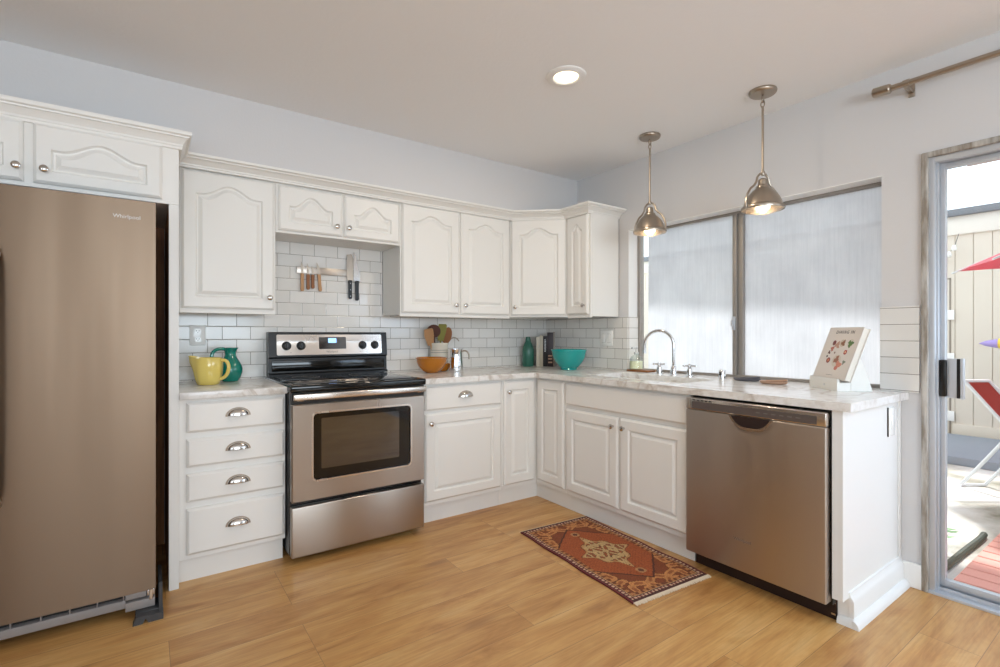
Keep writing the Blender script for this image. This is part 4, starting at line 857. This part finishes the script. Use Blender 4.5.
# ---------------------------------------------------------------- cookbook on its easel
P0 = Vector((-0.08, -2.238, 0.968)); P1 = Vector((-0.24, -2.443, 0.968)); U = (P1 - P0).normalized(); Wd = (P1 - P0).length
Nf = Vector((U.y, -U.x, 0)); th = math.atan2(0.093, 0.255); UPv = (Vector((0, 0, 1)) * math.cos(th) - Nf * math.sin(th)).normalized(); NN = (Nf * math.cos(th) + Vector((0, 0, 1)) * math.sin(th)).normalized(); Ht = 0.272
def bk(a, b, n): return P0 + U * a + UPv * b + NN * n
def obox(bm, a0, a1, b0, b1, n0, n1, bev=0.0):
    m = Matrix((U, UPv, NN)).transposed().to_4x4(); m.translation = P0; return box(bm, a0, a1, b0, b1, n0, n1, bev, 2, m)
t = thing('cookbook', 'white cookbook with food pictures leaning on the easel', 'book', bk(Wd / 2, 0, -0.015))
bm = B(); obox(bm, 0, Wd, 0, Ht, -0.003, 0, 0.001); obox(bm, 0, Wd, 0, Ht, -0.032, -0.029, 0.001); obox(bm, 0, 0.003, 0, Ht, -0.032, 0, 0.001); obj('cover', bm, 'coverw', t)
obj('pages', obox(B(), 0.003, Wd - 0.005, 0.004, Ht - 0.004, -0.029, -0.003), 'page', t, False)
bm = B(); NA, NB = 88, 96; blobs = [(0.30, 0.70, 0.055, (118, 48, 44), 0), (0.42, 0.66, 0.07, (196, 150, 128), 1), (0.56, 0.70, 0.08, (206, 190, 168), 0), (0.58, 0.70, 0.055, (150, 96, 62), 1), (0.80, 0.70, 0.085, (214, 206, 190), 0), (0.80, 0.69, 0.07, (84, 120, 44), 1), (0.74, 0.52, 0.05, (170, 38, 34), 0), (0.74, 0.52, 0.02, (240, 190, 150), 0), (0.30, 0.58, 0.05, (190, 110, 90), 1), (0.24, 0.50, 0.035, (90, 50, 40), 1), (0.22, 0.42, 0.025, (60, 40, 36), 0), (0.30, 0.34, 0.06, (140, 44, 34), 0), (0.30, 0.34, 0.03, (205, 120, 70), 0), (0.56, 0.34, 0.13, (216, 204, 188), 0), (0.56, 0.36, 0.075, (166, 108, 76), 1), (0.66, 0.26, 0.08, (218, 138, 112), 1), (0.62, 0.20, 0.05, (206, 120, 100), 0), (0.80, 0.32, 0.04, (120, 132, 110), 1), (0.42, 0.50, 0.02, (120, 80, 50), 0)]
lay = bm.loops.layers.float_color.new('dye'); V = [[bm.verts.new(bk(0.006 + (Wd - 0.012) * i / NA, 0.006 + (Ht - 0.012) * j / NB, 0.0006)) for j in range(NB + 1)] for i in range(NA + 1)]
for i in range(NA):
    for j in range(NB):
        f = bm.faces.new((V[i][j], V[i + 1][j], V[i + 1][j + 1], V[i][j + 1])); u, v = (i + 0.5) / NA, (j + 0.5) / NB; col = (228, 219, 211)
        for (cu, cv, r, c, w_) in blobs:
            a = math.atan2((v - cv) * 1.06, u - cu); rr = r * (1 + (0.28 * math.sin(3 * a + cu * 40) + 0.12 * math.sin(7 * a) if w_ else 0))
            if math.hypot(u - cu, (v - cv) * 1.06) < rr: k = 0.86 + 0.28 * ((i * 7 + j * 13) % 5) / 5 if w_ else 1; col = tuple(min(255, x * k) for x in c)
        cc = srgb(*col)
        for l in f.loops: l[lay] = cc
obj('cover_picture', bm, 'cover', t, False)
text('title', 'DINING IN', 0.024, bk(Wd * 0.52, Ht * 0.875, 0.0008), U, UPv, 'ink', t, spacing=1.25)
obj('author_line', obox(B(), Wd * 0.40, Wd * 0.60, Ht * 0.070, Ht * 0.076, 0.0004, 0.0009), 'inkgrey', t, False)
t = thing('book_easel', 'white easel stand holding the cookbook on the peninsula', 'book stand', (P0 + P1) / 2 - Nf * 0.06 - z(0.05))
def ez(a, h, n): return P0 + U * a + Nf * n + Vector((0, 0, CZ - 0.968 + h))
bm = B(); prism(bm, [(0.022, 0.0), (0.022, 0.040), (0.020, 0.058), (0.012, 0.058), (0.009, 0.040), (-0.045, 0.040), (-0.045, 0.0)], lambda a, b, h: ez(h, b, a), 0.012, Wd - 0.02)
obj('ledge', bm, 'easel', t)
bm = B()
for a in (0.012, Wd - 0.028): prism(bm, [(-0.03, 0.0), (-0.03, 0.06), (-0.098, 0.262), (-0.108, 0.256), (-0.075, 0.16), (-0.13, 0.0)], lambda p, b, h: ez(h, b, p - 0.012), a, a + 0.01)
prism(bm, [(-0.012 - 0.0, 0.06), (-0.10, 0.262), (-0.107, 0.258), (-0.045, 0.08)], lambda p, b, h: ez(h, b, p - 0.022), 0.02, Wd - 0.028)
obj('back_support', bm, 'easel', t)
obj('clasp', lathe(B(), [(0, 0), (0.006, 0), (0.006, 0.003), (0, 0.004)], ez(Wd / 2 + 0.01, 0.024, 0.022), Nf, 12), 'inkwhite', t)

# ---------------------------------------------------------------- rug
rc = Vector((-0.905, -1.545, 0)); rl, rw = 0.905, 0.51; ra = math.atan2(-0.072, -0.90); ld = Vector((-0.072, -0.90, 0)).normalized(); wd = Vector((-ld.y, ld.x, 0))
if wd.x < 0: wd = -wd
t = thing('rug', 'small rust red oriental rug in front of the sink cabinet', 'rug', rc)
def rug_col(a, b):
    """a along the length -1..1, b across -1..1"""
    x, y = a * rl / 2, b * rw / 2; ex, ey = rl / 2 - abs(x), rw / 2 - abs(y); e = min(ex, ey)
    tan, rust, dark, navy = (196, 140, 84), (176, 78, 34), (84, 44, 30), (58, 32, 36)
    hsh = lambda p, q: ((int(p * 157) * 73856093 ^ int(q * 157) * 19349663) % 97) / 97
    if e < 0.010: return (112, 44, 44) if ey < ex else (84, 50, 44)
    if e < 0.034:
        s = (x if ey < ex else y); k = int(s / 0.011) % 2; m_ = abs(e - 0.022) < 0.006
        return (204, 168, 140) if (k and m_) else ((120, 62, 56) if m_ else navy)
    if e < 0.040: return (190, 146, 100)
    if e < 0.058: return (176, 118, 70) if int((x if ey < ex else y) / 0.017) % 2 else (112, 60, 38)
    ax_, ay_ = abs(x), abs(y)
    hx = ax_ / 0.33 + ay_ / 0.36
    med = ax_ / (0.200 + 0.022 * math.cos(ay_ * 85)) + ay_ / (0.155 + 0.018 * math.cos(ax_ * 65))
    if med < 1.0:
        w1 = math.sin(ax_ * 80 + math.cos(ay_ * 80) * 1.6) * math.cos(ay_ * 95 + math.sin(ax_ * 60))
        if med > 0.95: return (112, 62, 36)
        if med > 0.86: return (184, 140, 90)
        return (190, 158, 110) if w1 > -0.1 else ((104, 72, 46) if w1 > -0.45 else (150, 80, 46))
    pd = math.hypot(ax_ - 0.255, y * 1.1)
    if pd < 0.028: return (178, 130, 84) if pd > 0.015 else (96, 52, 40)
    if hx < 1.0: return (160, 82, 42) if math.sin(ax_ * 300) * math.sin(ay_ * 280) < 0.6 else (146, 70, 36)
    if abs(hx - 1.02) < 0.022: return dark
    best = None
    for cx, cy, rot in ((0.380, 0.165, 0.6), (0.300, 0.190, 1.9), (0.395, 0.050, 0.1), (0.345, 0.112, 2.4), (0.225, 0.185, 0.4), (0.150, 0.200, 2.2), (0.415, 0.110, 1.2), (0.345, 0.030, 1.5), (0.075, 0.205, 0.5), (0.0, 0.205, 2.4)):
        dx, dy = ax_ - cx, ay_ - cy; c_, s_ = math.cos(rot), math.sin(rot); p, q = dx * c_ + dy * s_, -dx * s_ + dy * c_
        v = (p / 0.046) ** 2 + ((q + 0.013 * math.sin(p * 50)) / 0.025) ** 2
        if v < 1.25: best = v if best is None else min(best, v)
    if best is not None:
        if best > 1.0: return (100, 54, 34)
        return (192, 130, 76) if best > 0.22 else (150, 88, 50)
    return (128, 66, 36)
bm = B(); lay = bm.loops.layers.float_color.new('dye'); NA, NB = 190, 108
zt = lambda i, j: 0.0085 + 0.0012 * math.sin(i * 0.11) * math.sin(j * 0.16 + 1)
V = [[bm.verts.new(rc + ld * (rl * (i / NA - 0.5)) + wd * (rw * (j / NB - 0.5) + 0.003 * math.sin(i * 0.09)) + Vector((0, 0, zt(i, j)))) for j in range(NB + 1)] for i in range(NA + 1)]
for i in range(NA):
    for j in range(NB):
        f = bm.faces.new((V[i][j], V[i + 1][j], V[i + 1][j + 1], V[i][j + 1])); k = 0.88 + 0.22 * random.random(); c = srgb(*[min(255, x * k) for x in rug_col(2 * (i + 0.5) / NA - 1, 2 * (j + 0.5) / NB - 1)])
        for l in f.loops: l[lay] = c
edge = [V[i][0] for i in range(NA + 1)] + [V[NA][j] for j in range(1, NB + 1)] + [V[i][NB] for i in range(NA - 1, -1, -1)] + [V[0][j] for j in range(NB - 1, 0, -1)]
low = [bm.verts.new((v.co.x, v.co.y, 0.0008)) for v in edge]; n = len(edge); dk = srgb(96, 34, 40)
for k in range(n):
    f = bm.faces.new((edge[k], low[k], low[(k + 1) % n], edge[(k + 1) % n]))
    for l in f.loops: l[lay] = dk
obj('pile', bm, 'rug', t, False)
for s in (-1, 1):
    bm = B()
    for k in range(150):
        q = rw * ((k + 0.5) / 150 - 0.5); p = rc + ld * (s * rl / 2) + wd * q; le = 0.016 + 0.008 * random.random() if s > 0 else 0.014 + 0.004 * random.random(); sk = wd * random.uniform(-0.004, 0.004)
        tube(bm, [p + z(0.006), p + ld * s * le * 0.5 + z(0.005) + sk * 0.4, p + ld * s * le + z(0.0022) + sk], 0.0018, 5)
    obj('fringe', bm, 'fringe', t)

# ---------------------------------------------------------------- outside
struct('ground', box(B(), 0.14, 12, -14, 8, -0.2, -0.08), 'concrete')
t = thing('deck', 'red stained plank deck outside the glass door', 'deck', (0.7, -3.9, -0.08))
bm = B()
for k in range(21):
    box(bm, 0.15, 1.35 - 0.0, -2.70 - k * 0.115, -2.70 - k * 0.115 - 0.108, -0.078, -0.045, 0.003, 1)
bm.free(); bm = B()
for k in range(11):
    box(bm, 0.15 + k * 0.115, 0.15 + k * 0.115 + 0.102, -2.70, -5.4, -0.079, -0.045, 0.003, 1)
obj('planks', bm, 'deck', t)
XS = 5.0
t = thing('shed', 'cream board and batten shed across the patio', 'shed', (XS + 1, -2, -0.08))
bm = B()
for k in range(66): box(bm, XS, XS + 0.04, 3.5 - k * 0.163, 3.5 - (k + 1) * 0.163 + 0.008, -0.08, 2.42)
box(bm, XS + 0.012, XS + 2.4, -7.3, 3.5, -0.08, 2.42); obj('siding', bm, 'siding', t, False)
bm = B(); box(bm, XS - 0.03, XS + 0.02, -7.4, 3.6, 2.38, 2.60, 0.004); obj('fascia', bm, 'fascia', t)
bm = B(); box(bm, XS - 0.09, XS + 2.5, -7.45, 3.65, 2.60, 2.68, 0.004); obj('roof', bm, 'roofedge', t)
bm = B(); box(bm, XS - 0.012, XS, -0.60, -1.66, -0.02, 1.85, 0.003); dd = obj('door', bm, 'siding', t)
bm = B(); box(bm, XS - 0.006, XS, -1.66, -1.676, -0.02, 1.87); box(bm, XS - 0.006, XS, -0.6, -1.676, 1.852, 1.866); obj('door_gap', bm, 'bkgrey', dd, False)
for h in (1.42, 0.90, 0.20): obj('hinge', box(B(), XS - 0.03, XS - 0.012, -1.60, -1.71, h - 0.06, h + 0.06, 0.006), 'white', dd)
bm = B(); box(bm, XS - 0.02, XS, -1.69, -7.3, -0.08, 0.11, 0.004); obj('skirt_board', bm, 'siding', t)
tag(obj('patio_step', box(B(), 3.45, XS - 0.10, -7.3, 3.5, -0.08, 0.0, 0.006), 'step', None, loc=(4.2, -2, -0.08)), 'long blue grey concrete step in front of the shed', 'step')
# unseen eave, its edge slanted to set the shade line on the film
struct('trim_6', prism(B(), [(0.14, -2.37), (0.885, -2.37), (0.80, -0.95), (0.70, 2.0), (0.14, 2.0)], lambda a, b, h: (a, b, h), 2.50, 2.58), 'shadeboard')
struct('trim_7', box(B(), 0.14, 2.3, -8.0, -2.37, 2.50, 2.58), 'shadeboard')  # unseen cover added to keep the sun off the floor inside the door
tag(obj('side_fence', box(B(), 2.3, 2.36, -1.2, 4.5, -0.08, 1.75), 'siding', None, False, loc=(2.3, 1.5, -0.08)), 'cream garden fence seen blurred through the window film', 'fence')
# umbrella
ux, uy, uz = 3.05, -3.42, 2.22; Rr = 1.27
t = thing('patio_umbrella', 'red patio umbrella open over the patio', 'umbrella', (ux, uy, -0.08))
bm = B(); ap = bm.verts.new((ux, uy, uz)); nr = 8; per = 8; ring = []; mid = []
for k in range(nr * per):
    a = 2 * PI * k / (nr * per) + 1.62; f = (k % per) / per; sag = math.sin(PI * f)
    r = Rr * (1 - 0.16 * sag); ring.append(bm.verts.new((ux + r * math.cos(a), uy + r * math.sin(a), uz - 0.47 + 0.03 * sag))); r2 = 0.55 * Rr * (1 - 0.05 * sag); mid.append(bm.verts.new((ux + r2 * math.cos(a), uy + r2 * math.sin(a), uz - 0.20)))
n = nr * per
for k in range(n): bm.faces.new((ap, mid[k], mid[(k + 1) % n])); bm.faces.new((mid[k], ring[k], ring[(k + 1) % n], mid[(k + 1) % n]))
ex = bmesh.ops.solidify(bm, geom=bm.faces[:], thickness=0.006); obj('canopy', bm, 'umbrella', t)
obj('pole', cyl(B(), (ux, uy, -0.08), (ux, uy, uz + 0.05), 0.02, 14), 'whitemetal', t)
bm = B()
for k in range(nr):
    a = 2 * PI * k / nr + 1.62; tube(bm, [(ux, uy, uz - 0.03), (ux + 0.55 * Rr * math.cos(a), uy + 0.55 * Rr * math.sin(a), uz - 0.215), (ux + (Rr + 0.03) * math.cos(a), uy + (Rr + 0.03) * math.sin(a), uz - 0.485)], 0.008, 6)
obj('ribs', bm, 'whitemetal', t)
obj('base', lathe(B(), [(0, 0), (0.25, 0), (0.25, 0.05), (0.05, 0.08), (0.03, 0.25), (0, 0.25)], (ux, uy, -0.08)), 'darkgrey', t)
# folding chair
t = thing('patio_chair', 'folding metal patio chair with red sling beside the shed', 'chair', (2.75, -2.75, -0.08)); cz = -0.08
def pc(a, b, h): return Vector((2.62 + 0.18 * a + 0.45 * b * 0.35, -2.33 - 0.55 * a - 0.12 * b, cz + h))
for b in (0, 1):
    obj('leg', tube(B(), [pc(-0.12, b, 0.012), pc(0.15, b, 0.25), pc(0.55, b, 0.62)], 0.013, 8), 'whitemetal', t); obj('leg', tube(B(), [pc(0.95, b, 0.012), pc(0.5, b, 0.40), pc(-0.08, b, 0.88)], 0.013, 8), 'whitemetal', t)
bm = B(); tube(bm, [pc(-0.12, 0, 0.012), pc(-0.12, 1, 0.012)], 0.013, 8); tube(bm, [pc(0.95, 0, 0.012), pc(0.95, 1, 0.012)], 0.013, 8); tube(bm, [pc(-0.08, 0, 0.88), pc(-0.08, 1, 0.88)], 0.013, 8); obj('cross_bars', bm, 'whitemetal', t)
def sling(P, th=0.008):
    bm = B(); A = [bm.verts.new(pc(a, 0, h)) for a, h in P] ; C = [bm.verts.new(pc(a, 1, h)) for a, h in P]
    for k in range(len(P) - 1): bm.faces.new((A[k], A[k + 1], C[k + 1], C[k]))
    bmesh.ops.solidify(bm, geom=bm.faces[:], thickness=th); return bm
obj('backrest', sling([(-0.08, 0.88), (0.08, 0.74), (0.26, 0.58), (0.36, 0.50)]), 'redsling', t); obj('seat', sling([(0.36, 0.46), (0.55, 0.44), (0.9, 0.48)]), 'redsling', t)
# hanging windsock on the shed
t = thing('windsock', 'striped purple and yellow fish windsock hanging by the shed', 'windsock', (4.7, -2.1, 1.08))
def wy(y): return (4.7, y, 1.085)
obj('tail', lathe(B(), [(0, 0), (0.03, 0.06), (0.052, 0.16), (0.052, 0.163), (0, 0.163)], wy(-1.975), (0, -1, 0), 20), 'purple', t)
for k, m in enumerate(('yellowf', 'redsling', 'purple', 'yellowf')): obj('stripe', lathe(B(), [(0, 0), (0.055 + 0.008 * k, 0), (0.06 + 0.008 * k, 0.055), (0, 0.055)], wy(-2.138 - 0.056 * k), (0, -1, 0), 20), m, t)
obj('cord', tube(B(), [(4.7, -2.25, 1.14), (4.75, -2.25, 1.8), (4.96, -2.25, 2.4)], 0.003, 6), 'ink', t)
# string of bulbs
t = thing('string_lights', 'string of small white bulbs by the shed door', 'string lights', (4.9, -1.7, 2.2))
obj('wire', tube(B(), [(4.95, -0.9, 2.02), (4.92, -1.4, 2.06), (4.9, -1.6, 2.12), (4.9, -1.72, 2.2), (4.93, -1.76, 2.38)], 0.004, 6), 'band', t)
for y, h in ((-1.61, 2.06), (-1.68, 2.15), (-1.725, 2.22), (-1.2, 1.99)): obj('bulb', lathe(B(), [(0, -0.045), (0.02, -0.035), (0.028, -0.012), (0.018, 0.015), (0.014, 0.03), (0, 0.03)], (4.9, y, h), seg=14), 'bulb', t)
# hose and small plant by the door
tag(obj('garden_hose', tube(B(), bez([(0.35, -2.62, -0.062), (0.7, -2.64, -0.062), (0.9, -2.62, -0.062), (1.15, -2.655, -0.062), (1.32, -2.64, -0.062)], 24), 0.018, 10), 'hose', None, loc=(1, -2.55, -0.08)), 'dark rubber garden hose lying along the deck edge', 'hose')
t = thing('potted_plant', 'low leafy plant on the patio beside the deck', 'plant', (0.75, -2.46, -0.08))
obj('pot', lathe(B(), [(0, 0), (0.07, 0), (0.09, 0.09), (0.08, 0.09), (0.07, 0.07), (0, 0.07)], (0.75, -2.46, -0.08), seg=24), 'band', t)
bm = B()
for k in range(46):
    a = random.random() * 2 * PI; r = 0.03 + 0.12 * random.random(); h = 0.03 + 0.07 * random.random(); c = Vector((0.75 + r * math.cos(a), -2.46 + r * math.sin(a), -0.02 + h)); d = Vector((math.cos(a), math.sin(a), random.uniform(-0.3, 0.6))).normalized(); s = Vector((-math.sin(a), math.cos(a), 0)); u = s.cross(d)
    vs = [bm.verts.new(c + d * p + s * q + u * w2) for p, q, w2 in ((-0.035, 0, 0), (0, 0.016, 0.006), (0.04, 0, 0), (0, -0.016, 0.006))]; bm.faces.new(vs)
obj('leaves', bm, 'leaf', t, False)
